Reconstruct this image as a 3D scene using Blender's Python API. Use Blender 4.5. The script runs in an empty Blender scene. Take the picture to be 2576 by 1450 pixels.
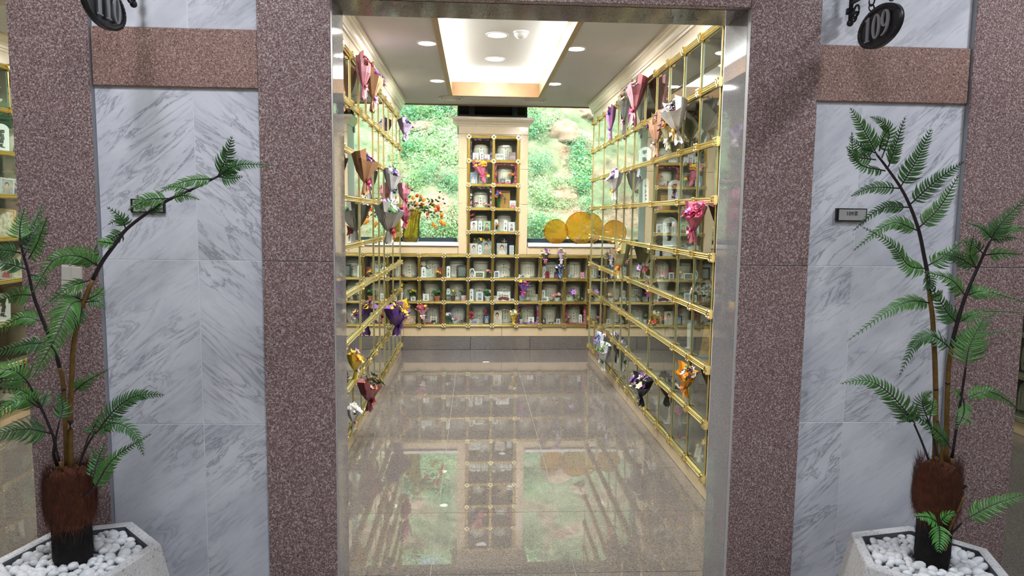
import bpy, bmesh, math, random
from mathutils import Vector, Matrix, noise as mnoise
random.seed(11)
sc = bpy.context.scene
COL = sc.collection
R_ = math.radians
def srgb(r, g, b):
    f = lambda c: (c/255/12.92) if c/255 <= .04045 else ((c/255+.055)/1.055)**2.4
    return (f(r), f(g), f(b), 1.0)

EXPOSURE, SKY, SUN, CORR, COVE, DOWN = 0.1, .95, 8.6, 27, 21, 23

# ------------------------------------------------------------------ camera
CAM_R = Vector((.99858209, -.05175651, .01245318))
CAM_U = Vector((-.00708352, .10266516, .99469075))
CAM_F = Vector((.05276023, .99336858, -.10215298))
CAM_P = Vector((0, 0, 1.485))
FPX = 1752.06
cd = bpy.data.cameras.new('camera'); cam = bpy.data.objects.new('camera', cd); COL.objects.link(cam)
cd.sensor_width = 36; cd.lens = FPX*36/2576; cd.clip_start = .02; cd.clip_end = 300
cam.matrix_world = Matrix(((CAM_R.x, CAM_U.x, -CAM_F.x, 0), (CAM_R.y, CAM_U.y, -CAM_F.y, 0),
                           (CAM_R.z, CAM_U.z, -CAM_F.z, CAM_P.z), (0, 0, 0, 1)))
sc.camera = cam
def ray(px, py): return CAM_F + CAM_R*((px-1288)/FPX) - CAM_U*((py-725)/FPX)
def atX(px, py, X): d = ray(px, py); return CAM_P + d*(X/d.x)
def atY(px, py, Y): d = ray(px, py); return CAM_P + d*(Y/d.y)

# ------------------------------------------------------------------ world, sun, exposure
sc.view_settings.view_transform = 'Standard'; sc.view_settings.look = 'None'
sc.view_settings.exposure = EXPOSURE; sc.view_settings.gamma = 1; sc.view_settings.use_curve_mapping = False
w = bpy.data.worlds.new('sky'); sc.world = w; w.use_nodes = True
nt = w.node_tree; nt.nodes.clear()
o_ = nt.nodes.new('ShaderNodeOutputWorld'); bg = nt.nodes.new('ShaderNodeBackground'); sk = nt.nodes.new('ShaderNodeTexSky')
sk.sky_type = 'NISHITA'; sk.sun_disc = False; sk.sun_elevation = R_(55); sk.sun_rotation = R_(200); sk.air_density = 1; sk.dust_density = 3
nt.links.new(sk.outputs[0], bg.inputs[0]); nt.links.new(bg.outputs[0], o_.inputs[0]); bg.inputs[1].default_value = SKY
sl = bpy.data.lights.new('sun', 'SUN'); so = bpy.data.objects.new('sun', sl); COL.objects.link(so)
sl.energy = SUN; sl.angle = R_(1.5); sl.color = (1, .95, .86)
so.rotation_euler = Vector((.35, -.52, .78)).to_track_quat('Z', 'Y').to_euler()   # light comes from this direction
try:
    sc.cycles.transparent_max_bounces = 16; sc.cycles.max_bounces = 6; sc.cycles.glossy_bounces = 4
    sc.cycles.diffuse_bounces = 3; sc.cycles.adaptive_threshold = .1; sc.cycles.adaptive_min_samples = 12; sc.cycles.caustics_reflective = False; sc.cycles.caustics_refractive = False
    sc.cycles.sample_clamp_indirect = 6
except Exception: pass
def area(name, loc, rot, sx, sy, power, col, spread=180):
    l = bpy.data.lights.new(name, 'AREA'); l.shape = 'RECTANGLE'; l.size = sx; l.size_y = sy; l.energy = power; l.color = col; l.spread = R_(spread)
    o = bpy.data.objects.new(name, l); COL.objects.link(o); o.location = loc; o.rotation_euler = rot; return o
# corridor ceiling lamps (their housings are built with the corridor below)
CORR_LAMPS = [(-1.12, 1.25), (.35, .2), (2.3, 1.35)]
for (lx, ly) in CORR_LAMPS:
    area('corridor_lamp_light', (lx, ly, 3.13), (0, 0, 0), .34, .34, CORR, (.87, .925, 1.0))

# ------------------------------------------------------------------ materials
MATS = {}
class N:
    def __init__(s, name):
        s.m = bpy.data.materials.new(name); s.m.use_nodes = True; s.t = s.m.node_tree; s.t.nodes.clear()
        s.out = s.t.nodes.new('ShaderNodeOutputMaterial')
    def n(s, typ, ins=None, **kw):
        x = s.t.nodes.new('ShaderNode'+typ)
        for k, v in kw.items(): setattr(x, k, v)
        for k, v in (ins or {}).items():
            if hasattr(v, 'node'): s.t.links.new(v, x.inputs[k])
            else: x.inputs[k].default_value = v
        return x
    def math(s, op, a, b=0.0, c=None):
        d = {0: a, 1: b}
        if c is not None: d[2] = c
        return s.n('Math', d, operation=op).outputs[0]
    def mix(s, f, a, b):
        x = s.n('Mix', {0: f, 6: a, 7: b}, data_type='RGBA'); return x.outputs[2]
    def ramp(s, f, stops):
        x = s.n('ValToRGB', {0: f}); e = x.color_ramp.elements
        while len(e) < len(stops): e.new(.5)
        for el, (p, c) in zip(e, stops): el.position = p; el.color = c
        return x.outputs[0]
    def noise(s, vec, scale, detail=3, rough=.5, dist=0): return s.n('TexNoise', {'Vector': vec, 'Scale': scale, 'Detail': detail, 'Roughness': rough, 'Distortion': dist}).outputs[0]
    def pos(s): return s.n('NewGeometry').outputs['Position']
    def bsdf(s, col, rough=.5, metal=0, spec=.5, normal=None, **kw):
        d = {'Base Color': col, 'Roughness': rough, 'Metallic': metal, 'Specular IOR Level': spec}
        if normal is not None: d['Normal'] = normal
        d.update(kw)
        b = s.n('BsdfPrincipled', d); s.t.links.new(b.outputs[0], s.out.inputs[0]); return b
    def bump(s, h, st=.2, dist=.01): return s.n('Bump', {'Strength': st, 'Distance': dist, 'Height': h}).outputs[0]
def plain(name, rgb, rough=.5, metal=0, spec=.5, var=.12, scale=18, coat=0, obj=False):
    """a procedural colour with a little grain"""
    if name in MATS: return MATS[name]
    m = N(name); c = srgb(*rgb); d = tuple(max(0, x*(1-var*2.2)) for x in c[:3])+(1,)
    nz = m.noise(m.n('TexCoord').outputs['Object'], scale, 4)
    m.bsdf(m.mix(nz, d, tuple(min(1, x*(1+var)) for x in c[:3])+(1,)), rough, metal, spec, **({'Coat Weight': coat} if coat else {}))
    MATS[name] = m.m; return m.m
def granite(name, base, light, dark, rough, scale=95, spec=.5, lf=.5, df=.36):
    m = N(name); rnd = m.n('ObjectInfo').outputs['Random']
    p = m.n('VectorMath', {0: m.pos(), 1: m.n('CombineXYZ', {0: m.math('MULTIPLY', rnd, 3.1), 1: m.math('MULTIPLY', rnd, 7.7), 2: m.math('MULTIPLY', rnd, 5.3)}).outputs[0]}, operation='ADD').outputs[0]
    n1 = m.noise(p, scale, 2, .6, 1.1); n3 = m.noise(p, 3.2, 2)
    p2 = m.n('VectorMath', {0: p, 1: (4.1, 9.2, 3.3)}, operation='ADD').outputs[0]
    n2 = m.noise(p2, scale*1.25, 2, .55, .8)
    fl = m.ramp(n1, [(lf, (0, 0, 0, 1)), (lf+.1, (1, 1, 1, 1))]); fd = m.ramp(n2, [(df, (1, 1, 1, 1)), (df+.07, (0, 0, 0, 1))])
    b = m.mix(n3, tuple(x*.82 for x in srgb(*base)[:3])+(1,), tuple(min(1, x*1.15) for x in srgb(*base)[:3])+(1,))
    c = m.mix(fl, b, srgb(*light)); c = m.mix(fd, c, srgb(*dark))
    m.bsdf(c, rough, 0, spec); MATS[name] = m.m; return m.m
def marble(name, ang):  # white stone with thin slanting grey veins
    m = N(name); rnd = m.n('ObjectInfo').outputs['Random']
    off = m.n('CombineXYZ', {0: m.math('MULTIPLY', rnd, 13.1), 1: m.math('MULTIPLY', rnd, 5.7), 2: m.math('MULTIPLY', rnd, 9.3)}).outputs[0]
    p = m.n('VectorMath', {0: m.pos(), 1: off}, operation='ADD').outputs[0]
    q = m.n('Mapping', {'Vector': p, 'Rotation': (0, R_(ang), 0), 'Scale': (1, 1, 1)}).outputs[0]
    q2 = m.n('Mapping', {'Vector': q, 'Scale': (1.1, 1, 5.2)}).outputs[0]
    v1 = m.noise(q2, 2.7, 9, .68, .9)
    vein = m.ramp(m.math('ABSOLUTE', m.math('SUBTRACT', v1, .5)), [(0, (1, 1, 1, 1)), (.008, (.5, .5, .5, 1)), (.03, (.12, .12, .12, 1)), (.07, (0, 0, 0, 1))])
    q3 = m.n('Mapping', {'Vector': q, 'Scale': (1.0, 1, 3.2), 'Location': (3, 7, 1)}).outputs[0]
    blot = m.ramp(m.noise(q3, 2.4, 5, .6, .5), [(.42, (0, 0, 0, 1)), (.68, (1, 1, 1, 1))])
    patch = m.ramp(m.noise(q, 3.1, 3), [(.42, (.05, .05, .05, 1)), (.62, (1, 1, 1, 1))])
    c = m.mix(blot, srgb(222, 221, 228), srgb(196, 197, 206))
    c = m.mix(m.math('MULTIPLY', vein, m.math('MULTIPLY', patch, .85)), c, srgb(112, 115, 127))
    fine = m.noise(m.n('Mapping', {'Vector': q, 'Scale': (3, 3, 26)}).outputs[0], 4, 4, .6)
    c = m.mix(m.ramp(fine, [(.56, (0, 0, 0, 1)), (.74, (.32, .32, .32, 1))]), c, srgb(140, 142, 152))
    m.bsdf(c, .22, 0, .4); MATS[name] = m.m; return m.m
def beige_marble(name, a, b, rough=.16):
    m = N(name); p = m.pos(); n1 = m.noise(p, 5, 6, .6, .8); n2 = m.noise(p, 38, 4, .6)
    c = m.mix(n1, srgb(*a), srgb(*b)); c = m.mix(m.ramp(n2, [(.58, (0, 0, 0, 1)), (.72, (.3, .3, .3, 1))]), c, srgb(168, 140, 98))
    m.bsdf(c, rough, 0, .45); MATS[name] = m.m; return m.m
granite('pink_granite', (126, 97, 95), (200, 182, 179), (72, 56, 57), .34, 190, .4, .5, .36)
granite('beam_granite', (142, 106, 97), (192, 166, 155), (78, 58, 55), .4, 190, .35, .5, .36)
granite('grey_granite', (132, 131, 136), (150, 149, 154), (108, 106, 112), .03, 170, .5)
granite('lintel_granite', (112, 106, 106), (140, 134, 132), (78, 72, 74), .1, 170, .5)
granite('floor_granite', (114, 108, 103), (138, 132, 127), (82, 76, 72), .008, 150, 1.0, .52, .37)
granite('terrazzo', (214, 213, 214), (232, 231, 232), (150, 148, 148), .6, 120, .3, .55, .33)
marble('marble_rising', 38); marble('marble_falling', -40)
beige_marble('beige_marble', (224, 206, 172), (206, 184, 144))
beige_marble('pale_marble', (232, 222, 200), (220, 206, 178), .25)
plain('cream_plaster', (238, 234, 222), .55, var=.03, scale=6)
plain('ceiling_white', (222, 224, 220), .8, var=.02, scale=4)
plain('white_paint', (240, 240, 238), .45, var=.02)
plain('wood_trim', (166, 130, 90), .45, var=.12, scale=9)
plain('brown_trim', (176, 130, 96), .5)
plain('grout', (168, 160, 150), .6, var=.04)
plain('white_joint', (222, 222, 224), .6, var=.03)
plain('sealant', (150, 150, 156), .5, var=.05)
plain('niche_inner_lit', (200, 193, 174), .5, var=.05, scale=8)  # lining colour lightened to imitate light reaching into the back niches
plain('niche_inner_dark', (124, 117, 102), .5, var=.05, scale=8)  # darker copy of the same lining, for the side walls
plain('dark_frame', (36, 58, 70), .35, var=.08)
plain('dark_glass', (26, 28, 34), .08, var=.1, spec=.6)
plain('iron', (26, 26, 30), .42, var=.25, scale=60)
plain('sign_face', (18, 18, 24), .38, var=.1)
plain('silver_letter', (158, 157, 160), .35, .2, var=.05)
plain('ink', (38, 36, 40), .6, var=.1)
plain('black_plastic', (22, 22, 24), .3)
plain('plate_silver', (188, 186, 182), .3, .35, var=.05)
plain('switch_ivory', (206, 198, 186), .5, var=.05)
plain('soil_liner', (96, 98, 104), .6)
plain('pebble_white', (236, 236, 238), .38, var=.05, scale=10)
plain('fern_leaf', (78, 130, 56), .42, var=.3, scale=9)
plain('fern_leaf_deep', (56, 104, 46), .45, var=.3, scale=9)
plain('fern_leaf_bright', (84, 158, 70), .42, var=.25, scale=9)
plain('fern_stalk', (40, 28, 34), .5, var=.3)
plain('fern_stalk_tan', (120, 88, 34), .6, var=.35, scale=60)
plain('brown_fibre', (98, 50, 28), .9, var=.4, scale=50)
plain('black_fibre', (30, 26, 25), .95, var=.4, scale=70)
plain('ceramic', (240, 234, 218), .18, var=.05, scale=7)
plain('ceramic_white', (244, 242, 236), .2, var=.04, scale=7)
plain('tablet_white', (228, 232, 232), .4, var=.03)
plain('gold_box', (186, 138, 66), .4, var=.25)
plain('rock', (150, 132, 108), .95, var=.3, scale=9)
plain('bark', (92, 78, 62), .9, var=.3)
def gold():
    m = N('gold'); n = m.noise(m.n('TexCoord').outputs['Object'], 30, 3)
    m.bsdf(m.mix(n, (.8, .67, .31, 1), (.9, .79, .44, 1)), .23, 1.0); MATS['gold'] = m.m
gold()
def chrome():
    m = N('steel'); n = m.noise(m.n('TexCoord').outputs['Object'], 30, 3)
    m.bsdf(m.mix(n, (.62, .6, .5, 1), (.8, .78, .68, 1)), .2, 1.0); MATS['steel'] = m.m
chrome()
def glass(name, tint, ior, gain=1.0, rough=0.0):
    """flat clear pane: see-through with a Fresnel mirror reflection from its outer face"""
    m = N(name); g = m.n('NewGeometry')
    c = m.math('ABSOLUTE', m.n('VectorMath', {0: g.outputs['Normal'], 1: g.outputs['Incoming']}, operation='DOT_PRODUCT').outputs['Value'])
    r0 = ((ior-1)/(ior+1))**2
    fr = m.math('ADD', m.math('MULTIPLY', m.math('POWER', m.math('SUBTRACT', 1.0, c), 5.0), 1-r0), r0)
    fr = m.math('MINIMUM', m.math('MULTIPLY', fr, gain), 1.0)
    fr = m.math('MULTIPLY', fr, m.math('SUBTRACT', 1.0, g.outputs['Backfacing']))
    t = m.n('BsdfTransparent', {'Color': tint}); gl = m.n('BsdfGlossy', {'Color': (.96, 1, .985, 1), 'Roughness': rough})
    mx = m.n('MixShader', {0: fr, 1: t.outputs[0], 2: gl.outputs[0]}); m.t.links.new(mx.outputs[0], m.out.inputs[0])
    MATS[name] = m.m
glass('niche_glass', (.93, .965, .945, 1), 1.52, 1.9)
glass('window_glass', (.96, .98, .98, 1), 1.52, 2.2)
glass('front_glass', (.95, .975, .96, 1), 1.52, 1.0)
glass('dimming_glass', (.3, .33, .36, 1), 1.52, 1.2)  # tint added to cut daylight through the unseen corridor windows
plain('glass_edge', (120, 178, 166), .1, var=.05, spec=.8)
def colored_glass(name, rgb, dens, dif=.45):
    m = N(name); n = m.noise(m.n('TexCoord').outputs['Object'], 40, 2)
    c = m.mix(n, tuple(x*.8 for x in srgb(*rgb)[:3])+(1,), srgb(*rgb))
    t = m.n('BsdfTransparent', {'Color': c}); d = m.n('BsdfTranslucent', {'Color': c}); di = m.n('BsdfDiffuse', {'Color': c}); gl = m.n('BsdfGlossy', {'Roughness': .05})
    a = m.n('MixShader', {0: dif, 1: d.outputs[0], 2: di.outputs[0]}); b = m.n('MixShader', {0: dens, 1: t.outputs[0], 2: a.outputs[0]})
    lw = m.n('LayerWeight', {0: .25}); e = m.n('MixShader', {0: lw.outputs[0], 1: b.outputs[0], 2: gl.outputs[0]})
    m.t.links.new(e.outputs[0], m.out.inputs[0]); MATS[name] = m.m
colored_glass('amber_glass', (255, 186, 66), .5, .25); colored_glass('yellow_glass', (255, 232, 118), .2, .3)
colored_glass('cellophane', (226, 226, 226), .25)
def emit(name, rgb, st):
    m = N(name); n = m.noise(m.n('TexCoord').outputs['Object'], 3, 1)
    e = m.n('Emission', {'Color': m.mix(n, rgb, rgb), 'Strength': st}); m.t.links.new(e.outputs[0], m.out.inputs[0]); MATS[name] = m.m
emit('lamp_glow', (1, .98, .95, 1), 14); emit('corridor_glow', (.92, .95, 1, 1), 6); emit('cove_strip', (1, .98, .93, 1), 8)
def translucent(name, rgb, var=.25, scale=7, rough=.5, tr=.4):
    m = N(name); c = srgb(*rgb); n = m.noise(m.n('TexCoord').outputs['Object'], scale, 3); oi = m.n('ObjectInfo').outputs['Random']
    cc = m.mix(n, tuple(x*(1-var) for x in c[:3])+(1,), tuple(min(1, x*(1+var)) for x in c[:3])+(1,))
    cc = m.mix(m.math('MULTIPLY', oi, .35), cc, tuple(min(1, x*1.5) for x in c[:3])+(1,))
    d = m.n('BsdfPrincipled', {'Base Color': cc, 'Roughness': rough, 'Specular IOR Level': .3}); t = m.n('BsdfTranslucent', {'Color': cc})
    x = m.n('MixShader', {0: tr, 1: d.outputs[0], 2: t.outputs[0]}); m.t.links.new(x.outputs[0], m.out.inputs[0]); MATS[name] = m.m
translucent('shrub_leaf', (134, 184, 126)); translucent('shrub_leaf_pale', (182, 210, 164)); translucent('tree_leaf', (124, 166, 104)); translucent('shrub_leaf_blue', (120, 178, 146))
def hill_mat():
    m = N('hillside_ground'); p = m.pos(); n1 = m.noise(p, .8, 6, .6, .6); n2 = m.noise(p, 5, 5, .65); n3 = m.noise(p, 1.7, 4)
    c = m.ramp(n2, [(.3, srgb(84, 72, 58)), (.5, srgb(128, 112, 92)), (.7, srgb(164, 148, 126))])
    g = m.ramp(n2, [(.3, srgb(76, 94, 68)), (.7, srgb(126, 140, 106))])
    c = m.mix(m.ramp(n3, [(.36, (0, 0, 0, 1)), (.52, (1, 1, 1, 1))]), c, g)
    m.bsdf(c, .95, 0, .1, m.bump(n2, .6, .1)); MATS['hillside_ground'] = m.m
hill_mat()
def photo_mat(name, kind):
    m = N(name); uv = m.n('UVMap').outputs[0]; sp = m.n('SeparateXYZ', {0: uv}); u, v = sp.outputs[0], sp.outputs[1]
    oi = m.n('ObjectInfo'); bgc = oi.outputs['Color']; rnd = oi.outputs['Random']
    def ell(cx, cy, rx, ry):
        a = m.math('DIVIDE', m.math('SUBTRACT', u, cx), rx); b = m.math('DIVIDE', m.math('SUBTRACT', v, cy), ry)
        return m.math('LESS_THAN', m.math('ADD', m.math('MULTIPLY', a, a), m.math('MULTIPLY', b, b)), 1.0)
    nz = m.noise(m.n('VectorMath', {0: uv, 1: m.n('CombineXYZ', {0: m.math('MULTIPLY', rnd, 37), 1: m.math('MULTIPLY', rnd, 17), 2: 0.0}).outputs[0]}, operation='ADD').outputs[0], 5, 3)
    c = m.mix(m.ramp(nz, [(.4, (0, 0, 0, 1)), (.62, (.5, .5, .5, 1))]), bgc, srgb(70, 84, 74) if kind != 'portrait' else srgb(200, 210, 220))
    cloth = m.ramp(rnd, [(0, srgb(40, 40, 52)), (.25, srgb(180, 80, 90)), (.5, srgb(60, 90, 140)), (.75, srgb(220, 210, 196)), (1, srgb(46, 60, 50))])
    heads = {'portrait': [(.5, .6, .17, .19)], 'pair': [(.33, .58, .1, .13), (.66, .6, .1, .13)], 'group': [(.22, .5, .07, .1), (.4, .58, .07, .1), (.6, .56, .07, .1), (.78, .5, .07, .1)], 'scene': []}[kind]
    for k, (x, y, a, b) in enumerate(heads):
        c = m.mix(ell(x, y-b*2.5, a*2.1, b*1.75), c, cloth)
        c = m.mix(ell(x, y+b*.28, a*1.12, b*1.0), c, srgb(32, 26, 26)); c = m.mix(ell(x, y-b*.1, a*.86, b*.86), c, srgb(206, 164, 140))
        if kind == 'portrait':
            for s in (-1, 1): c = m.mix(ell(x+s*a*.36, y, a*.16, b*.07), c, srgb(50, 36, 34))
            c = m.mix(ell(x, y-b*.55, a*.3, b*.07), c, srgb(160, 84, 80)); c = m.mix(ell(x, y-b*1.15, a*.4, b*.3), c, srgb(196, 152, 130))
    m.bsdf(c, .25, 0, .4); MATS[name] = m.m
for k in ('portrait', 'pair', 'group', 'scene'): photo_mat('photo_'+k, k)

# ------------------------------------------------------------------ mesh tools
class MB:
    def __init__(s): s.v = []; s.f = []; s.m = []; s.uv = {}
    def add(s, vs, fs, mi=0):
        o = len(s.v); s.v += [tuple(v) for v in vs]
        for f in fs: s.f.append(tuple(i+o for i in f)); s.m.append(mi)
        return s
    def box(s, x0, x1, y0, y1, z0, z1, mi=0):
        return s.add([(x0, y0, z0), (x1, y0, z0), (x1, y1, z0), (x0, y1, z0), (x0, y0, z1), (x1, y0, z1), (x1, y1, z1), (x0, y1, z1)],
                     [(3, 2, 1, 0), (4, 5, 6, 7), (0, 1, 5, 4), (1, 2, 6, 5), (2, 3, 7, 6), (3, 0, 4, 7)], mi)
    def slab(s, x0, x1, y0, y1, z0, z1, b=.002, mi=0):
        """box whose front (low y) edge is eased by b"""
        return s.add([(x0+b, y0, z0+b), (x1-b, y0, z0+b), (x1-b, y0, z1-b), (x0+b, y0, z1-b), (x0, y0+b, z0), (x1, y0+b, z0), (x1, y0+b, z1), (x0, y0+b, z1), (x0, y1, z0), (x1, y1, z0), (x1, y1, z1), (x0, y1, z1)],
                     [(0, 1, 2, 3), (4, 5, 1, 0), (5, 6, 2, 1), (6, 7, 3, 2), (7, 4, 0, 3), (8, 9, 5, 4), (9, 10, 6, 5), (10, 11, 7, 6), (11, 8, 4, 7), (11, 10, 9, 8)], mi)
    def lathe(s, prof, n=20, mi=0, cx=0, cy=0, cz=0, cap=True, sx=1, sy=1):
        vs = []; fs = []
        for (r, z) in prof:
            for k in range(n): a = 2*math.pi*k/n; vs.append((cx+r*math.cos(a)*sx, cy+r*math.sin(a)*sy, cz+z))
        for j in range(len(prof)-1):
            for k in range(n): a, b = j*n+k, j*n+(k+1) % n; fs.append((a, b, b+n, a+n))
        if cap: fs.append(tuple(range(n-1, -1, -1))); fs.append(tuple(range((len(prof)-1)*n, len(prof)*n)))
        return s.add(vs, fs, mi)
    def tube(s, pts, rad, n=6, mi=0, cap=True):
        pts = [Vector(p) for p in pts]; vs = []; fs = []; up = Vector((0, 0, 1)); L = len(pts)
        for i, p in enumerate(pts):
            d = (pts[min(i+1, L-1)]-pts[max(i-1, 0)]).normalized(); a = d.cross(up)
            if a.length < .05: a = d.cross(Vector((1, 0, 0)))
            a.normalize(); b = d.cross(a); r = rad[i] if isinstance(rad, (list, tuple)) else rad
            for k in range(n): t = 2*math.pi*k/n; vs.append(p+a*(r*math.cos(t))+b*(r*math.sin(t)))
        for j in range(L-1):
            for k in range(n): q, w_ = j*n+k, j*n+(k+1) % n; fs.append((q, w_, w_+n, q+n))
        if cap: fs.append(tuple(range(n-1, -1, -1))); fs.append(tuple(range((L-1)*n, L*n)))
        return s.add(vs, fs, mi)
    def ball(s, c, r, mi=0, n=6, m=4, sx=1, sy=1, sz=1):
        prof = [(max(.001, r*math.sin(math.pi*j/m)), -r*math.cos(math.pi*j/m)*sz) for j in range(m+1)]
        return s.lathe(prof, n, mi, c[0], c[1], c[2], True, sx, sy)
    def extrude(s, poly, y0, y1, mi=0):
        """polygon in x,z pushed along y (front = y0)"""
        n = len(poly); vs = [(x, y0, z) for x, z in poly]+[(x, y1, z) for x, z in poly]
        fs = [tuple(range(n)), tuple(range(2*n-1, n-1, -1))]+[(i, i+n, (i+1) % n+n, (i+1) % n) for i in range(n)]
        return s.add(vs, fs, mi)
    def ring(s, outer, inner, y0, y1, mi=0):
        n = len(outer); vs = [(x, y0, z) for x, z in outer]+[(x, y0, z) for x, z in inner]+[(x, y1, z) for x, z in outer]+[(x, y1, z) for x, z in inner]; fs = []
        for i in range(n):
            j = (i+1) % n; fs += [(i, j, n+j, n+i), (2*n+j, 2*n+i, 3*n+i, 3*n+j), (j, i, 2*n+i, 2*n+j), (n+i, n+j, 3*n+j, 3*n+i)]
        return s.add(vs, fs, mi)
    def xf(s, M, start=0):
        for i in range(start, len(s.v)): s.v[i] = tuple(M @ Vector(s.v[i]))
        return s
    def mesh(s, name, mats, smooth=False, uvq=None):
        me = bpy.data.meshes.new(name); me.from_pydata(s.v, [], s.f)
        for m in (mats if isinstance(mats, (list, tuple)) else [mats]): me.materials.append(MATS[m] if isinstance(m, str) else m)
        if max(s.m or [0]) > 0: me.polygons.foreach_set('material_index', s.m)
        if smooth: me.polygons.foreach_set('use_smooth', [True]*len(s.f))
        if uvq:
            ul = me.uv_layers.new(name='UVMap')
            for li in range(len(me.loops)): x, y = uvq(me.vertices[me.loops[li].vertex_index].co); ul.data[li].uv = (x, y)
        me.update(); return me
def ob(name, me, parent=None, loc=(0, 0, 0), rot=(0, 0, 0), scale=None):
    o = bpy.data.objects.new(name, me); COL.objects.link(o); o.location = loc; o.rotation_euler = rot
    if scale: o.scale = scale if isinstance(scale, (tuple, list)) else (scale,)*3
    if parent is not None: o.parent = parent
    return o
def tag(o, label=None, cat=None, group=None, kind=None):
    if label: o['label'] = label
    if cat: o['category'] = cat
    if group: o['group'] = group
    if kind: o['kind'] = kind
    return o
def thing(name, label, cat, loc=(0, 0, 0), rot=(0, 0, 0), group=None):
    o = bpy.data.objects.new(name, None); COL.objects.link(o); o.location = loc; o.rotation_euler = rot; o.empty_display_size = .05
    return tag(o, label, cat, group)
def struct(name, loc=(0, 0, 0), rot=(0, 0, 0)):
    o = bpy.data.objects.new(name, None); COL.objects.link(o); o.location = loc; o.rotation_euler = rot; o['kind'] = 'structure'; return o
def flip_smooth(me, ang=40):
    me.polygons.foreach_set('use_smooth', [True]*len(me.polygons))
    try: me.set_sharp_from_angle(angle=R_(ang))
    except Exception: pass
    return me
MC = {}
def cached(key, fn):
    if key not in MC: MC[key] = fn()
    return MC[key]
ORD = ['first', 'second', 'third', 'fourth', 'fifth', 'sixth', 'seventh', 'eighth', 'ninth', 'tenth', 'eleventh', 'twelfth']

# ------------------------------------------------------------------ setting
XL, XR, YB, SKA = -.7856, 1.2247, 7.6917, math.atan(.0242)
ZC, YF, YJ, LZ = 2.67, 2.448, 2.673, 2.212
PY = .3182; ZS0 = .1143; ZSP = .2935            # side-wall niche pitch
BX0, BP, BZ0, BZP = -.6153, .2685, .2725, .2585   # back-wall niche pitch
# floor of separate tiles
fl = struct('floor'); T = .607
ob('floor_bed', MB().box(-7, 7, -2.8, 8.1, -.12, -.0035).mesh('floor_bed', 'grout'), fl)
tile = MB(); tile.slab(-T/2+.0011, T/2-.0011, 0, .012, -T/2+.0011, T/2-.0011, .0005); tile.xf(Matrix.Rotation(-math.pi/2, 4, 'X'))
tme = tile.mesh('floor_tile', 'floor_granite')
for i in range(-6, 8):
    for j in range(-3, 8):
        cx, cy = -.178+T*(i+.5), 3.375+T*(j+.5)
        if cy < .9: continue
        ob('floor_tile', tme, fl, (cx, cy, 0))
# front wall of the chamber: granite pillars, marble panels, beams
wf = struct('wall_front', (0, YF, 0)); g = .0014
def slab(parent, name, mat, x0, x1, z0, z1, y0=0, th=.03, b=.002):
    return ob(name, MB().slab((x0-x1)/2+g, (x1-x0)/2-g, 0, th, (z0-z1)/2+g, (z1-z0)/2-g, b).mesh(name, mat), parent, ((x0+x1)/2, y0, (z0+z1)/2))
for (a, b, js) in ((-1.545, -1.285, [0, 3.2]), (-.738, -.492, [0, 1.32, 3.2]), (.948, 1.20, [0, 1.32, 3.2]), (1.755, 2.027, [0, 1.32, 3.2]), (-3.25, -2.985, [0, 1.32, 3.2]), (3.467, 3.73, [0, 1.32, 3.2])):
    for z0, z1 in zip(js, js[1:]): slab(wf, 'granite_slab', 'pink_granite', a, b, z0, z1)
    ob('pillar_core', MB().box(a+.001, b-.001, .003, .2, 0, 3.2).mesh('pillar_core', 'sealant'), wf)
slab(wf, 'granite_slab', 'pink_granite', -.492, .948, LZ, 3.2)
slab(wf, 'granite_slab', 'pink_granite', -2.985, -1.545, LZ, 3.2); slab(wf, 'granite_slab', 'pink_granite', 2.027, 3.467, LZ, 3.2)
for (xs, tops, veins) in (([-1.285, -.962, -.738], [-1.285, -.97, -.738], 'RF'), ([1.2, 1.378, 1.755], [1.2, 1.755], 'RR')):
    a, b = xs[0], xs[-1]
    for k in range(2):
        for r, (z0, z1) in enumerate(((0, .735), (.735, 1.32), (1.32, 1.905))):
            v = 'marble_rising' if veins[k] == 'R' or r == 0 else 'marble_falling'
            slab(wf, 'marble_slab', v, xs[k], xs[k+1], z0, z1, .024, .02, .0008)
    for k in range(len(tops)-1): slab(wf, 'marble_slab', 'marble_rising', tops[k], tops[k+1], 2.1, 3.2, .024, .02, .0008)
    slab(wf, 'granite_beam', 'beam_granite', a, b, 1.905, 2.1, .012, .03)
    ob('panel_joint', MB().box(a, b, .0248, .2, 0, 3.2).mesh('panel_joint', 'white_joint'), wf)
# jamb and soffit slabs of the doorway, polished grey granite
for (x0, x1) in ((-.532, -.4925), (.9485, .988)):
    ob('jamb_slab', MB().box(x0, x1, .032, YJ-YF+(.03 if x0 > 0 else 0), 0, LZ+.01).mesh('jamb_slab', 'grey_granite'), wf)
    ob('jamb_joint', MB().box(x0+.002 if x0 > 0 else x1-.006, x0+.006 if x0 > 0 else x1-.002, .027, .0325, 0, LZ).mesh('jamb_joint', 'sealant'), wf)
ob('soffit_slab', MB().box(-.4924, .9484, .032, YJ-YF, LZ, LZ+.035).mesh('soffit_slab', 'lintel_granite'), wf)
cw = MB()
for (a, b) in ((-1.545, -.533), (.989, 2.027)): cw.box(a, b, .2, YJ-YF-.002, 0, 3.2)
cw.box(-.533, .989, .03, YJ-YF-.002, LZ+.036, 3.2); cw.box(-2.985, -1.545, .03, .22, LZ, 3.2); cw.box(2.027, 3.467, .03, .22, LZ, 3.2); cw.box(-7, -3.0, .03, .25, 0, 3.2); cw.box(3.48, 7, .03, .25, 0, 3.2)
ob('wall_core', cw.mesh('wall_core', 'pale_marble'), wf)
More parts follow.
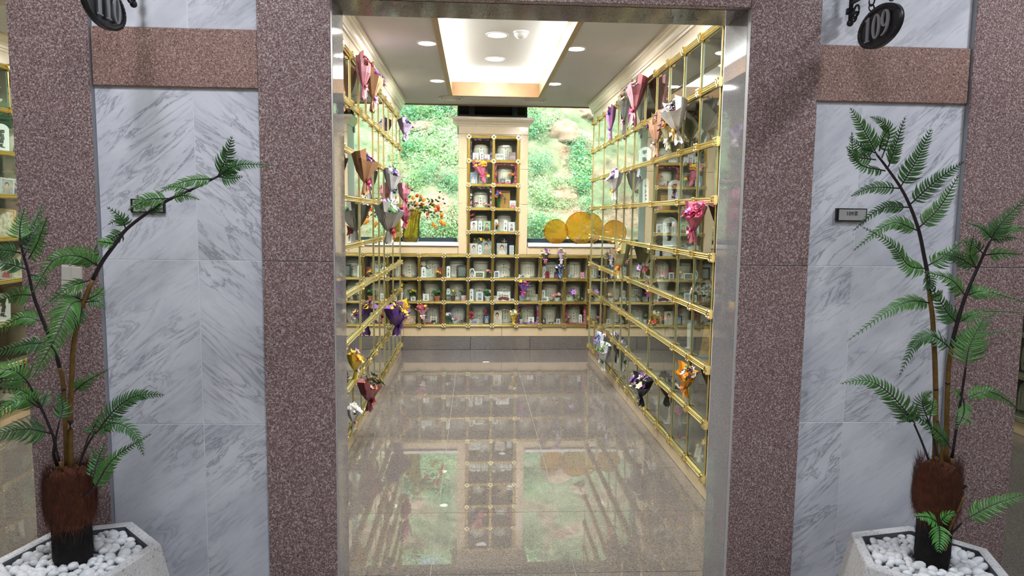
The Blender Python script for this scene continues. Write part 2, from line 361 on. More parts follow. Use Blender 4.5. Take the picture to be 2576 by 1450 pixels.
# solid walls between the chambers
for n, a, b in (('wall_partition_west', -1.27, -1.162), ('wall_partition_east', 1.60, 1.75)):
    o = ob(n, MB().box(a, b, YJ, 8.05, 0, 3.0).mesh(n, 'pale_marble')); o['kind'] = 'structure'
for n, a, b in (('wall_outer_west', -4.2, -3.62), ('wall_outer_east', 4.22, 4.8)):
    o = ob(n, MB().box(a, b, YJ, 8.05, 0, 3.0).mesh(n, 'pale_marble')); o['kind'] = 'structure'
# ceilings with the lit coffer
CX0, CX1, CY0, CY1 = -.2575, .628, 3.4, 7.0
ce = struct('ceiling')
cm = MB()
cm.box(-7, CX0, YJ, 7.62, ZC, ZC+.1); cm.box(CX1, 7, YJ, 7.62, ZC, ZC+.1); cm.box(CX0, CX1, YJ, CY0, ZC, ZC+.1); cm.box(CX0, CX1, CY1, 7.62, ZC, ZC+.1)
ob('ceiling_board', cm.mesh('ceiling_board', 'ceiling_white'), ce)
rm = MB(); a, b, c, d = CX0-.17, CX1+.17, CY0-.17, CY1+.17
rm.box(a-.05, b+.05, c-.05, d+.05, 2.9, 3.0); rm.box(a-.05, a, c, d, ZC+.1, 2.9); rm.box(b, b+.05, c, d, ZC+.1, 2.9); rm.box(a, b, c-.05, c, ZC+.1, 2.9); rm.box(a, b, d, d+.05, ZC+.1, 2.9)
ob('raised_ceiling', rm.mesh('raised_ceiling', 'ceiling_white'), ce)
for nm, x0, x1, y0, y1 in (('coffer_board', CX0-.001, CX0+.021, CY0, CY1), ('coffer_board', CX1-.021, CX1+.001, CY0, CY1), ('coffer_board', CX0+.021, CX1-.021, CY1-.021, CY1+.001), ('coffer_board', CX0+.021, CX1-.021, CY0-.001, CY0+.021)):
    ob(nm, MB().box(x0, x1, y0, y1, ZC-.012, ZC+.118).mesh(nm, 'wood_trim'), ce)
    e = .014
    if x1-x0 < .1: ob('coffer_edging', MB().box(x0-e if x0 < 0 else x0-.002, x1+.002 if x0 < 0 else x1+e, y0-e, y1+e, ZC-.016, ZC-.0118).mesh('coffer_edging', 'wood_trim'), ce)
    else: ob('coffer_edging', MB().box(x0, x1, y0-.002 if y0 > 5 else y0-e, y1+e if y0 > 5 else y1+.002, ZC-.016, ZC-.0118).mesh('coffer_edging', 'wood_trim'), ce)
cs = MB(); cs.box(CX0-.1, CX0-.08, CY0, CY1, ZC+.1, ZC+.112); cs.box(CX1+.08, CX1+.1, CY0, CY1, ZC+.1, ZC+.112); cs.box(CX0, CX1, CY1+.08, CY1+.1, ZC+.1, ZC+.112)
ob('cove_lamp', cs.mesh('cove_lamp', 'cove_strip'), ce)
for loc, sx, sy in (((CX0-.09, 5.2, ZC+.115), .05, 3.5), ((CX1+.09, 5.2, ZC+.115), .05, 3.5), ((.185, CY1+.09, ZC+.115), .8, .05), ((.185, CY0-.09, ZC+.115), .8, .05)):
    area('cove_light', loc, (math.pi, 0, 0), sx, sy, COVE*(sx*sy)/.175, (.92, .97, 1.0))
ob('ceiling_edge', MB().box(-1.16, 1.6, 7.62, 7.64, ZC-.012, ZC+.05).mesh('ceiling_edge', 'brown_trim'), ce)
def downlight(x, y, z, where, r=.055, power=None):
    t = thing('downlight', 'round recessed downlight '+where, 'light', (x, y, z))
    def rg():
        m = MB(); n = 24; c = lambda q: [(q*math.cos(2*math.pi*k/n), q*math.sin(2*math.pi*k/n)) for k in range(n)]
        m.ring(c(1.22), c(1.0), -.06, .04); return m.xf(Matrix.Rotation(math.pi/2, 4, 'X')).mesh('downlight_ring', 'white_paint')
    ob('rim', cached('dlr', rg), t, (0, 0, -.001), scale=(r, r, .1))
    ob('lens', cached('dll', lambda: MB().lathe([(1.0, -.06), (1.0, .02)], 24).mesh('downlight_lens', 'lamp_glow')), t, (0, 0, 0), scale=(r, r, .05))
    l = bpy.data.lights.new('downlight_lamp', 'AREA'); l.shape = 'DISK'; l.size = r*1.8; l.energy = power or DOWN; l.color = (1, .985, .955)
    o = bpy.data.objects.new('downlight_lamp', l); COL.objects.link(o); o.location = (0, 0, -.008); o.parent = t
for (x, y, z, wh, r) in ((-.344, 4.97, ZC, 'left of the wooden coffer, near the doorway', .06), (-.347, 6.31, ZC, 'left of the wooden coffer, near the window', .06),
                      (.697, 5.02, ZC, 'right of the wooden coffer, near the doorway', .06), (.69, 6.33, ZC, 'right of the wooden coffer, near the window', .06),
                      (.158, 5.62, 2.9, 'inside the lit coffer beside the smoke detector', .075), (.165, 6.46, 2.9, 'inside the lit coffer toward the window', .075),
                      (-.344, 3.5, ZC, 'just inside the doorway on the left ceiling', .06), (.697, 3.55, ZC, 'just inside the doorway on the right ceiling', .06), (-2.4, 4.6, ZC, 'in the neighbouring chamber beyond the fern with the arched stem', .06), (-2.4, 3.5, ZC, 'added unseen just inside the neighbouring chamber beyond the arched fern', .06), (-2.4, 6.0, ZC, 'added unseen deep in the neighbouring chamber beyond the arched fern', .06), (3.0, 4.6, ZC, 'in the neighbouring chamber beyond the upright fern', .06)):  # two of the western downlights are unseen, added to brighten that chamber
    downlight(x, y, z, wh, r)
t = thing('smoke_detector', 'white domed smoke detector in the lit ceiling coffer', 'detector', (.338, 5.52, 2.9))
ob('mount', MB().lathe([(.06, -.012), (.062, 0)], 24).mesh('mount', 'white_paint'), t)
ob('dome', MB().lathe([(.012, -.05), (.035, -.044), (.05, -.028), (.052, -.0121)], 24).mesh('dome', 'white_paint', True), t)
for (x, y, wh) in ((-.257, 7.2, 'behind the coffer above the orange flowers'), (.59, 7.23, 'behind the coffer above the orange plates')):
    t = thing('ceiling_diffuser', 'round white air diffuser '+wh, 'air vent', (x, y, ZC))
    n = 28; c = lambda q: [(q*math.cos(2*math.pi*k/n), q*math.sin(2*math.pi*k/n)) for k in range(n)]
    for k, (ro, ri, d_) in enumerate(((.125, .101, .012), (.088, .07, .02))):
        ob('ring', MB().ring(c(ro), c(ri), -d_, .0).xf(Matrix.Rotation(math.pi/2, 4, 'X')).mesh('ring', 'cream_plaster'), t)
    ob('throat_shade', MB().lathe([(.124, -.002), (.124, -.0005)], 24).mesh('throat_shade', 'dark_frame'), t); ob('disc', MB().lathe([(.05, -.028), (.062, -.02), (.062, -.001)], 24).mesh('disc', 'cream_plaster'), t)  # flat dark disc paints the shade in the gaps between the rings
# cornices: swept profile along each side wall
def cornice(name, loc, rotz, L):
    prof = [(0, 2.565), (-.010, 2.565), (-.012, 2.58), (-.018, 2.584), (-.02, 2.6), (-.028, 2.618), (-.042, 2.632), (-.046, 2.64), (-.052, 2.642), (-.056, 2.655), (-.06, 2.657), (-.06, ZC-.0005), (0, ZC-.0005)]
    n = len(prof); m = MB(); m.add([(0, y, z) for y, z in prof]+[(L, y, z) for y, z in prof], [(i, (i+1) % n, (i+1) % n+n, i+n) for i in range(n)]+[tuple(range(n-1, -1, -1)), tuple(range(n, 2*n))])
    o = ob(name, m.mesh(name, 'pale_marble'), None, loc, (0, 0, rotz)); o['kind'] = 'structure'
cornice('trim_1', (XL, YJ, 0), math.pi/2, 4.75); cornice('trim_2', (XR, 7.42, 0), -math.pi/2, 4.75); cornice('trim_3', (-3.235, YJ, 0), math.pi/2, 4.75)
def side_wall(name, loc, rotz, near_first):
    L = 12*PY; s = struct(name, loc, (0, 0, rotz)); nx0, nx1 = ((-.846, -.017) if near_first else (L+.017, L+.846))
    m = 'beige_marble'
    for k in range(4):
        a, b = L*k/4-.017*(k == 0), L*(k+1)/4+.017*(k == 3)
        slab(s, 'marble_slab', m, a, b, 0, ZS0-.018, .0, .03); slab(s, 'marble_slab', 'pale_marble', a, b, ZS0+8*ZSP+.018, ZC, .0, .03)
    slab(s, 'marble_slab', 'pale_marble', nx0, nx1, 0, 1.3, 0, .03); slab(s, 'marble_slab', 'pale_marble', nx0, nx1, 1.3, ZC, 0, .03)
    fx = (L+.02 if near_first else -.05)
    ob('end_panel', MB().box(fx, fx+.03, .0, .37, 0, ZC).mesh('end_panel', 'beige_marble'), s)
Y0F = 7.3375
side_wall('wall_left', (XL, Y0F-12*PY, 0), math.pi/2, True); side_wall('wall_right', (XR, Y0F, 0), -math.pi/2, False)
side_wall('wall_neighbour_west', (-3.235, Y0F-12*PY, 0), math.pi/2, True); side_wall('wall_neighbour_east', (3.83, Y0F, 0), -math.pi/2, False)
# back wall
MBW = Matrix.Translation((0, YB, 0)) @ Matrix.Rotation(SKA, 4, 'Z')
wb = struct('wall_back', (0, YB, 0), (0, 0, SKA)); bt = 'beige_marble'; G = .018
zt = BZ0+3*BZP; ztt = BZ0+8*BZP; tl, tr = BX0+2*BP, BX0+4*BP; gx0, gx1 = BX0-BP, BX0+7*BP
for a, b in ((-1.16, -.8), (-.8, -.05), (-.05, .62), (.62, 1.3), (1.3, 1.6)):
    slab(wb, 'skirting_slab', 'floor_granite', a, b, 0, .147, -.012, .03)
for a, b in ((-1.16, -.79), (-.79, .3), (.3, 1.6)): slab(wb, 'marble_slab', bt, a, b, .147, BZ0-G, 0, .03)
for a, b in ((-1.16, gx0-G), (gx1+G, 1.6)): slab(wb, 'marble_slab', bt, a, b, BZ0-G, 1.15, 0, .03)
for a, b in ((gx0-G, -.193), (.570, gx1+G)): slab(wb, 'marble_slab', bt, a, b, zt+G, 1.15, 0, .03)
for z0, z1 in ((zt+G, 1.62), (1.62, 2.0), (2.0, ztt+.03), (ztt+.03, 2.47)):
    if z1 > ztt+.05: slab(wb, 'marble_slab', bt, -.193, .570, z0, z1, 0, .03); continue
    slab(wb, 'marble_slab', bt, -.193, tl-G, z0, z1, 0, .03); slab(wb, 'marble_slab', bt, tr+G, .570, z0, z1, 0, .03)
slab(wb, 'marble_slab', bt, tl-G, tr+G, ztt+G, ztt+.03, 0, .03)
for a, b in ((-.193, -.163), (.540, .570)): ob('tower_cheek', MB().box(a, b, .031, .36, 1.15, 2.47).mesh('tower_cheek', 'white_paint'), wb)
# crown moulding on the tower
prof = [(0, 2.455), (.008, 2.455), (.01, 2.47), (.018, 2.476), (.028, 2.495), (.05, 2.512), (.053, 2.522), (.062, 2.524), (.062, 2.545), (0, 2.545)]
m = MB(); rings = []
for (e, z) in prof: rings.append([(-.193-e, .36, z), (-.193-e, -e, z), (.570+e, -e, z), (.570+e, .36, z)])
vs = [p for r in rings for p in r]; fs = [(j*4+k, j*4+k+1, j*4+5+k, j*4+4+k) for j in range(len(prof)-1) for k in range(3)]+[(36+0, 36+3, 36+2, 36+1)]
m.add(vs, fs); ob('tower_crown', m.mesh('tower_crown', 'pale_marble'), wb)
ob('tower_top', MB().box(-.25, .627, -.05, .36, 2.5455, 2.55).mesh('tower_top', 'pale_marble'), wb)
ob('window_head', MB().box(-1.16, 1.6, .0, .5, ZC+.1, 3.0).mesh('window_head', 'pale_marble'), wb)
ob('wall_behind', MB().box(-1.16, 1.6, .345, .5, 0, 1.15).mesh('wall_behind', 'pale_marble'), wb)
# dark mullions and spandrel glass behind the tower
for a, b in ((-.205, -.185), (-.075, -.015), (.41, .47), (.56, .58)): ob('mullion', MB().box(a, b, .30, .37, 2.4, ZC+.1).mesh('mullion', 'dark_frame'), wb)
for a, b in ((-.185, -.075), (-.015, .41), (.47, .56)):
    ob('spandrel_pane', MB().box(a, b, .335, .345, 2.4, ZC+.1).mesh('spandrel_pane', 'dark_glass'), wb)
    ob('spandrel_rail', MB().box(a, b, .31, .334, 2.6, 2.622).mesh('spandrel_rail', 'dark_frame'), wb)
for n, a, b in (('window_1', -1.16, -.205), ('window_2', .58, 1.6)):
    wd = struct(n, (0, YB, 0), (0, 0, SKA))
    ob('window_sill', MB().slab(a, b+.02 if a < 0 else b, -.022, .33, 1.152, 1.19, .006).mesh('window_sill', 'white_paint'), wd)
    ob('window_rail', MB().box(a, b, .29, .35, 1.19, 1.235).mesh('window_rail', 'dark_frame'), wd)
    ob('window_rail', MB().box(a, b, .29, .35, ZC+.08, ZC+.1).mesh('window_rail', 'dark_frame'), wd)
    ob('window_pane', MB().box(a, b, .315, .325, 1.235, ZC+.08).mesh('window_pane', 'window_glass'), wd)
# neighbouring chambers: sill wall and window behind
for n, a, b in (('window_3', -3.62, -1.27), ('window_4', 1.75, 4.22)):
    wd = struct(n, (0, YB, 0))
    ob('sill_wall', MB().box(a, b, .0, .35, 0, 1.15).mesh('sill_wall', bt), wd); ob('window_sill', MB().box(a, b, -.02, .35, 1.151, 1.19).mesh('window_sill', 'white_paint'), wd)
    ob('window_pane', MB().box(a, b, .31, .32, 1.19, ZC+.03).mesh('window_pane', 'window_glass'), wd); ob('window_head', MB().box(a, b, .0, .5, ZC+.03, 3.0).mesh('window_head', 'pale_marble'), wd)
# corridor in front of the chamber, with a glazed outer wall behind the viewer
co = struct('wall_corridor'); m = MB(); XW = [-5.6, -4.4, -2.9, -1.7, -.2, 1.0, 1.9, 3.1, 4.2, 5.4]
m.box(-7, 7, -2.9, -2.7, 0, .35); m.box(-7, 7, -2.9, -2.7, 2.6, 3.25)
px = -7
for k in range(0, 10, 2): m.box(px, XW[k], -2.9, -2.7, .35, 2.6); px = XW[k+1]
m.box(px, 7, -2.9, -2.7, .35, 2.6); m.box(-7.2, -7, -2.9, 8, 0, 3.3); m.box(7, 7.2, -2.9, 8, 0, 3.3)
ob('corridor_wall', m.mesh('corridor_wall', 'cream_plaster'), co)
for k in range(0, 10, 2): ob('corridor_pane', MB().box(XW[k], XW[k+1], -2.805, -2.795, .35, 2.6).mesh('corridor_pane', 'dimming_glass'), co)
c2 = struct('ceiling_corridor'); ob('ceiling_board', MB().box(-7, 7, -2.9, YF+.23, 3.2, 3.3).mesh('ceiling_board', 'ceiling_white'), c2)
ob('roof_slab', MB().box(-7.2, 7.2, -2.9, 8.1, 3.3, 3.45).mesh('roof_slab', 'ceiling_white'), c2)
for k, (lx, ly) in enumerate(CORR_LAMPS):
    t = thing('corridor_lamp', 'square ceiling lamp in the corridor '+['near the arched fern', 'above the viewer', 'near the upright fern'][k], 'light', (lx, ly, 3.2))
    ob('housing', MB().box(-.2, .2, -.2, .2, -.05, 0).mesh('housing', 'white_paint'), t); ob('diffuser', MB().box(-.18, .18, -.18, .18, -.056, -.0502).mesh('diffuser', 'corridor_glow'), t)

# ------------------------------------------------------------------ niche walls
def ribs(wd, n=3, dep=.013):
    pts = [(-wd/2, 0)]; k = 4; w1 = wd/n
    for r in range(n):
        c = -wd/2+w1*(r+.5); amp = dep if r != n//2 or n < 3 else dep*.8
        for j in range(k+1): a = math.pi*j/k; pts.append((c-w1/2*math.cos(a)*.98, -.003-amp*math.sin(a)))
    pts.append((wd/2, 0)); return pts
RAILW = .034
def rail_mesh(L, mat, vertical=False):
    def f():
        p = ribs(RAILW); n = len(p); m = MB()
        m.add([(0, y, z) for z, y in p]+[(L, y, z) for z, y in p], [(i, i+1, i+1+n, i+n) for i in range(n-1)]+[(n-1, 0, n, 2*n-1)]+[tuple(range(n-1, -1, -1)), tuple(range(n, 2*n))])
        if vertical: m.xf(Matrix.Rotation(-math.pi/2, 4, 'Y'))
        return flip_smooth(m.mesh('rail', mat), 60)
    return cached(('rail', round(L, 4), mat, vertical), f)
def rosette_mesh(mat):
    def f():
        m = MB(); n = 12
        c = [(.021*(1+.12*math.cos(4*2*math.pi*k/n))*math.cos(2*math.pi*k/n), .021*(1+.12*math.cos(4*2*math.pi*k/n))*math.sin(2*math.pi*k/n)) for k in range(n)]
        i_ = [(x*.55, z*.55) for x, z in c]; m.ring(c, i_, -.024, -.004)
        for sx in (-1, 1):
            for sz in (-1, 1): m.ball((sx*.0155, -.02, sz*.0155), .0085, 0, 6, 4)
        m.ball((0, -.016, 0), .009, 0, 6, 4)
        for a, b in ((-.024, -.019), (.019, .024)): m.box(a, b, -.021, -.002, -.0185, .0185); m.box(-.0185, .0185, -.021, -.002, a, b)
        return m.mesh('rosette', mat)
    return cached(('ros', mat), f)
def boxc(sx, sy, sz, mat):
    return cached(('bx', round(sx, 4), round(sy, 4), round(sz, 4), mat), lambda: MB().box(-sx/2, sx/2, 0, sy, -sz/2, sz/2).mesh('panel', mat))
def pane_mesh(sx, sz, gm):
    def f():
        m = MB(); m.box(-sx/2, sx/2, 0, .006, -sz/2, sz/2); me = m.mesh('pane', [gm, 'glass_edge']); me.polygons.foreach_set('material_index', [1, 1, 0, 1, 0, 1]); return me
    return cached(('pane', round(sx, 4), round(sz, 4), gm), f)
def thin_post(L, mat):
    return cached(('tp', round(L, 4), mat), lambda: MB().box(-.006, .006, -.0035, .0005, 0, L).box(-.0015, .0015, -.006, -.0036, 0, L).mesh('post', mat))
def niche_wall(name, label, loc, rotz, rows, depth, metal='gold', thick=False, skip=None):
    """rows: list of (z0, z1, [x boundaries]); local x right, y into the wall, z up"""
    t = thing(name, label, 'niche wall', loc, (0, 0, rotz)); zs = {}; nm = 'niche_inner_lit' if thick else 'niche_inner_dark'
    for (z0, z1, xs) in rows:
        zs.setdefault(round(z0, 4), []).append((z0, xs)); zs.setdefault(round(z1, 4), []).append((z1, xs))
    for k, l in sorted(zs.items()):
        z = l[0][0]
        if skip is not None and abs(z-skip) < .001: continue
        allx = sorted(set(round(x, 4) for _, xs in l for x in xs)); a, b = allx[0], allx[-1]
        ob('rail', rail_mesh(b-a+RAILW, metal), t, (a-RAILW/2, -.001, z))
        for x in allx: ob('rosette', rosette_mesh(metal), t, (x, 0, z))
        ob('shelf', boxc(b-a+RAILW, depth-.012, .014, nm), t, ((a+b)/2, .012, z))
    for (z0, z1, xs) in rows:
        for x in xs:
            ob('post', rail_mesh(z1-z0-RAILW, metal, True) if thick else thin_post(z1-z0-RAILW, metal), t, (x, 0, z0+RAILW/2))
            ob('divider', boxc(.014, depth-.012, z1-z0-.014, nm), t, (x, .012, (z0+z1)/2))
        for x0, x1 in zip(xs, xs[1:]): ob('pane', pane_mesh(x1-x0-.016, z1-z0-.016, 'front_glass' if thick else 'niche_glass'), t, ((x0+x1)/2, .0015, (z0+z1)/2))
    z0 = min(r[0] for r in rows); z1 = max(r[1] for r in rows); xa = min(r[2][0] for r in rows); xb = max(r[2][-1] for r in rows)
    return t
full = [k*PY for k in range(13)]
nearpat = [k*PY for k in (0, 1, 2, 4, 6, 7, 8, 10, 12)]; farpat = [k*PY for k in (0, 2, 4, 5, 6, 8, 10, 11, 12)]
def rows_for(pat, k0=0, k1=12):
    lo, hi = k0*PY-.001, k1*PY+.001; cut = lambda l: [x for x in l if lo < x < hi]
    return [(ZS0+r*ZSP, ZS0+(r+1)*ZSP, cut(full) if r in (0, 7) else cut(pat)) for r in range(8)]
LW = niche_wall('niche_wall', 'gold-railed glass niche wall on the vase side of the chamber', (XL, Y0F-12*PY, 0), math.pi/2, rows_for(nearpat), .36)
RW = niche_wall('niche_wall', 'gold-railed glass niche wall on the orange-plate side of the chamber', (XR, Y0F, 0), -math.pi/2, rows_for(farpat), .36)
NW = niche_wall('niche_wall', 'gold-railed glass niche wall seen beyond the arched fern, in the next chamber', (-3.235, Y0F-12*PY, 0), math.pi/2, rows_for(nearpat, 2, 8), .36)
NE = niche_wall('niche_wall', 'silver-railed dark niche wall seen beyond the upright fern, in the next chamber', (3.83, Y0F, 0), -math.pi/2, rows_for(farpat, 4, 11), .36, 'steel')
bxs = [BX0+BP*k for k in range(-1, 8)]
BW = niche_wall('niche_wall', 'low gold-railed glass niche wall of three rows below the windows', (0, YB, 0), SKA, [(BZ0+r*BZP, BZ0+(r+1)*BZP, bxs) for r in range(3)], .33, 'gold', True)
TW = niche_wall('niche_wall', 'narrow gold-railed glass niche tower between the two windows', (0, YB, 0), SKA, [(BZ0+r*BZP, BZ0+(r+1)*BZP, bxs[3:6]) for r in range(3, 8)], .33, 'gold', True, BZ0+3*BZP)
for wname, loc, rz, sx, z0, z1, x0 in (('L', (XL, Y0F-12*PY, 0), math.pi/2, 12*PY, ZS0, ZS0+8*ZSP, 0), ('R', (XR, Y0F, 0), -math.pi/2, 12*PY, ZS0, ZS0+8*ZSP, 0), ('N', (-3.235, Y0F-12*PY, 0), math.pi/2, 6*PY, ZS0, ZS0+8*ZSP, 2*PY), ('E', (3.83, Y0F, 0), -math.pi/2, 7*PY, ZS0, ZS0+8*ZSP, 4*PY), ('B', (0, YB, 0), SKA, 8*BP, BZ0, BZ0+3*BZP, bxs[0]), ('T', (0, YB, 0), SKA, 2*BP, BZ0+3*BZP, BZ0+8*BZP, bxs[3])):
    p = {'L': LW, 'R': RW, 'N': NW, 'E': NE, 'B': BW, 'T': TW}[wname]; dp = .33 if wname in 'BT' else .36
    ob('back_panel', boxc(sx+RAILW, .012, z1-z0+.014, 'niche_inner_lit' if wname in 'BT' else 'niche_inner_dark'), p, (x0+sx/2, dp, (z0+z1)/2))

# ------------------------------------------------------------------ hillside behind the windows
def hz(x, y):
    b = .15 if y < 9.3 else (.15+1.3*(y-9.3) if y < 13.2 else 5.22+.4*(y-13.2))
    k = min(1, max(0, (y-8.9)/.8))
    return b+k*(.55*mnoise.noise(Vector((x*.5, y*.5, 3)))+.28*mnoise.noise(Vector((x*1.3, y*1.5, 9)))+.1*mnoise.noise(Vector((x*3.5, y*3.7, 1))))
m = MB(); NX, NY = 150, 84; X0, X1, Y0, Y1 = -17, 17, 8.15, 24
for j in range(NY+1):
    yy = Y0+(Y1-Y0)*(j/NY)**1.35
    for i in range(NX+1): xx = X0+(X1-X0)*i/NX; m.v.append((xx, yy, hz(xx, yy)))
for j in range(NY):
    for i in range(NX): a = j*(NX+1)+i; m.f.append((a, a+1, a+NX+2, a+NX+1)); m.m.append(0)
o = ob('hillside', m.mesh('hillside', 'hillside_ground', True)); o['kind'] = 'structure'
def hill_hit(px, py):
    d = ray(px, py); t = 8.3
    while t < 30:
        p = CAM_P+d*t
        if p.z < hz(p.x, p.y): return p
        t += .04
    return CAM_P+d*20
def leafball(name, n, mats, rx, rz, size, seed):
    rr = random.Random(seed); m = MB()
    for k in range(n):
        a = rr.random()*6.283; u = rr.random()*2-1; q = (rr.random()**.4); s = math.sqrt(max(0, 1-u*u))
        lump = 1+.28*math.sin(3*a+seed)+.2*math.sin(5*u+2*a)
        c = Vector((rx*q*s*math.cos(a)*lump, rx*q*s*math.sin(a)*lump, rz*(q*u*lump+.72)))
        d = Vector((rr.gauss(0, 1), rr.gauss(0, 1), rr.gauss(-.1, .6))).normalized(); e = d.cross(Vector((rr.gauss(0, 1), rr.gauss(0, 1), rr.gauss(0, 1)))).normalized()
        L = size*(.6+.8*rr.random()); W = L*.3; f = d.cross(e)*(L*.12)
        m.add([c-d*L*.5, c+e*W-f, c+d*L*.5, c-e*W-f], [(0, 1, 2), (0, 2, 3)], rr.randrange(len(mats)))
    return m.mesh(name, mats)
SH = [leafball('foliage', 1300, ['shrub_leaf', 'shrub_leaf_pale'], .5, .42, .06, 1), leafball('foliage', 1300, ['shrub_leaf_pale'], .5, .36, .055, 2), leafball('foliage', 1200, ['shrub_leaf_blue', 'shrub_leaf'], .5, .5, .07, 3), leafball('foliage', 900, ['shrub_leaf', 'shrub_leaf_blue'], .5, .45, .085, 4)]
def stem_mesh(seed):
    rr = random.Random(seed); m = MB()
    for k in range(6):
        a = rr.random()*6.28; e = Vector((.25*math.cos(a), .25*math.sin(a), .3+.2*rr.random())); m.tube([(0, 0, -.12), e*.5+Vector((0, 0, .05)), e], [.014, .009, .004], 5)
    return m.mesh('branches', 'bark')
ST = [stem_mesh(5), stem_mesh(6)]
def shrub(p, s, k, label, group):
    t = thing('hillside_shrub', label, 'shrub', p, (0, 0, random.random()*6.28), group); t.scale = (s, s, s)
    ob('foliage', SH[k], t); ob('branches', ST[k % 2], t)
rs = random.Random(4)
vis = [(1030, 300, .6, 2), (1075, 285, .55, 0), (1120, 290, .6, 2), (1100, 330, .55, 0), (1135, 345, .5, 1), (1060, 370, .7, 1), (1100, 385, .7, 0), (1140, 395, .6, 1), (1025, 385, .55, 2), (1060, 420, .6, 1), (1120, 425, .55, 0), (1075, 455, .5, 2), (1040, 465, .45, 0), (1130, 470, .45, 2), (1110, 560, .6, 1), (1140, 540, .45, 0), (1080, 585, .5, 1), (1130, 600, .55, 0), (1060, 600, .5, 2),
       (1345, 290, .5, 0), (1370, 320, .55, 1), (1340, 340, .5, 2), (1400, 300, .35, 1), (1350, 430, .45, 2), (1345, 480, .55, 1), (1365, 520, .55, 0), (1350, 560, .5, 1), (1380, 575, .45, 0), (1455, 420, .55, 2), (1480, 440, .6, 0), (1440, 470, .5, 1), (1470, 480, .5, 2), (1420, 520, .35, 1), (1490, 540, .45, 2), (1400, 460, .35, 1), (1350, 590, .5, 2), (1460, 380, .4, 2)]
for (px, py, s, k) in vis: p = hill_hit(px, py); shrub(p-Vector((0, 0, .2*s)), s, k, 'leafy green shrub on the rocky bank seen through the windows', 'shrubs on the bank behind the windows')
placed = []; k = 0
while len(placed) < 130 and k < 6000:
    k += 1; far = k % 2; x = rs.uniform(-9, 9) if far else rs.choice((-1, 1))*rs.uniform(1.6, 5.5); y = rs.uniform(9.3, 15) if far else rs.uniform(9.5, 12.6); s = rs.uniform(.8, 1.6) if far else rs.uniform(.5, .9)
    if (-1.5 < x < 2.2 and y < 12.3) or any((x-a)**2+(y-b)**2 < (.48*(s+c))**2 for a, b, c in placed): continue
    placed.append((x, y, s)); shrub((x, y, hz(x, y)-.1), s, rs.randrange(4), 'leafy shrub higher or further along the wooded bank outside', 'shrubs further along the bank')
def boulder(px, py, sx, sy, sz, seed, label):
    rr = random.Random(seed); bm = bmesh.new(); bmesh.ops.create_icosphere(bm, subdivisions=4, radius=1)
    for v in bm.verts:
        n = mnoise.noise(v.co*1.4+Vector((seed, 0, 0)))*.35+mnoise.noise(v.co*3.5+Vector((0, seed, 0)))*.2+mnoise.noise(v.co*9+Vector((0, seed, 5)))*.08; v.co *= 1+n; v.co.x *= sx; v.co.y *= sy; v.co.z *= sz
    me = bpy.data.meshes.new('boulder'); bm.to_mesh(me); bm.free(); me.materials.append(MATS['rock']); me.polygons.foreach_set('use_smooth', [True]*len(me.polygons))
    tag(ob('boulder', me, None, hill_hit(px, py)+Vector((0, .15, -.15*sz))), label, 'rock')
boulder(1085, 525, .42, .3, .26, 3, 'broad tan boulder behind the orange flowers in the vase')
boulder(1045, 322, .4, .3, .14, 8, 'pale grey rock ledge high behind the vase window')
boulder(1125, 450, .22, .25, .2, 12, 'dark brown rock beside the tower, seen through the vase window')
boulder(1430, 345, .5, .3, .3, 21, 'wide tan rock face high behind the plate window')
boulder(1425, 500, .3, .25, .22, 27, 'brown rock above the tall orange plate')
boulder(1492, 285, .3, .25, .18, 33, 'tan rock in the upper corner of the plate window')
CR = leafball('crown', 2600, ['tree_leaf', 'shrub_leaf'], 1.0, .8, .13, 9)
for k in range(9):
    x = -8+k*2.1+rs.uniform(-.3, .3); y = rs.uniform(13.8, 16.5); z = hz(x, y); h = rs.uniform(3.6, 5.2)
    t = thing('bank_tree', 'tall thin-trunked tree on top of the wooded bank', 'tree', (x, y, z-.2), (0, 0, rs.random()*6), 'trees on top of the bank')
    ob('trunk', cached(('tt', k % 3), lambda: MB().tube([(0, 0, 0), (.1, .05, 1.4), (.02*k, -.1, 3.2)], [.11, .08, .04], 7).mesh('trunk', 'bark', True)), t, scale=(1, 1, h/3))
    for q in range(3): ob('crown', CR, t, (rs.uniform(-.5, .5), rs.uniform(-.5, .5), h*.74+q*.5), (0, 0, q*2.1), rs.uniform(.7, 1.0))

# ------------------------------------------------------------------ hexagonal planters with pebbles
def planter(label, cx, cy, ph, R=.232, H=.42):
    t = thing('planter', label, 'planter', (cx, cy, 0)); m = MB(); vs = []; fs = []
    hexr = lambda r, z, a0=0: [(r*math.cos(R_(ph+a0+60*k)), r*math.sin(R_(ph+a0+60*k)), z) for k in range(6)]
    lv = [hexr(.185, 0), hexr(.225, .03), hexr(.272, .24), hexr(R+.004, H-.006), hexr(R, H), hexr(R-.026, H), hexr(R-.032, H-.004), hexr(R-.036, H-.09)]
    for r in lv: vs += r
    for j in range(len(lv)-1):
        for k in range(6):
            a, b = j*6+k, j*6+(k+1) % 6; fs.append((a, b, b+6, a+6))
    fs.append(tuple(range(5, -1, -1))); m.add(vs, fs); m.m = [1 if i >= 36 and i < 42 else 0 for i in range(len(m.f))]
    me = m.mesh('shell', ['terrazzo', 'soil_liner']); ob('shell', me, t)
    b = MB(); b.add(hexr(R-.034, H-.05)+[(0, 0, H-.03)], [(k, (k+1) % 6, 6) for k in range(6)]); ob('gravel_bed', b.mesh('gravel_bed', 'pebble_white'), t)
    return t
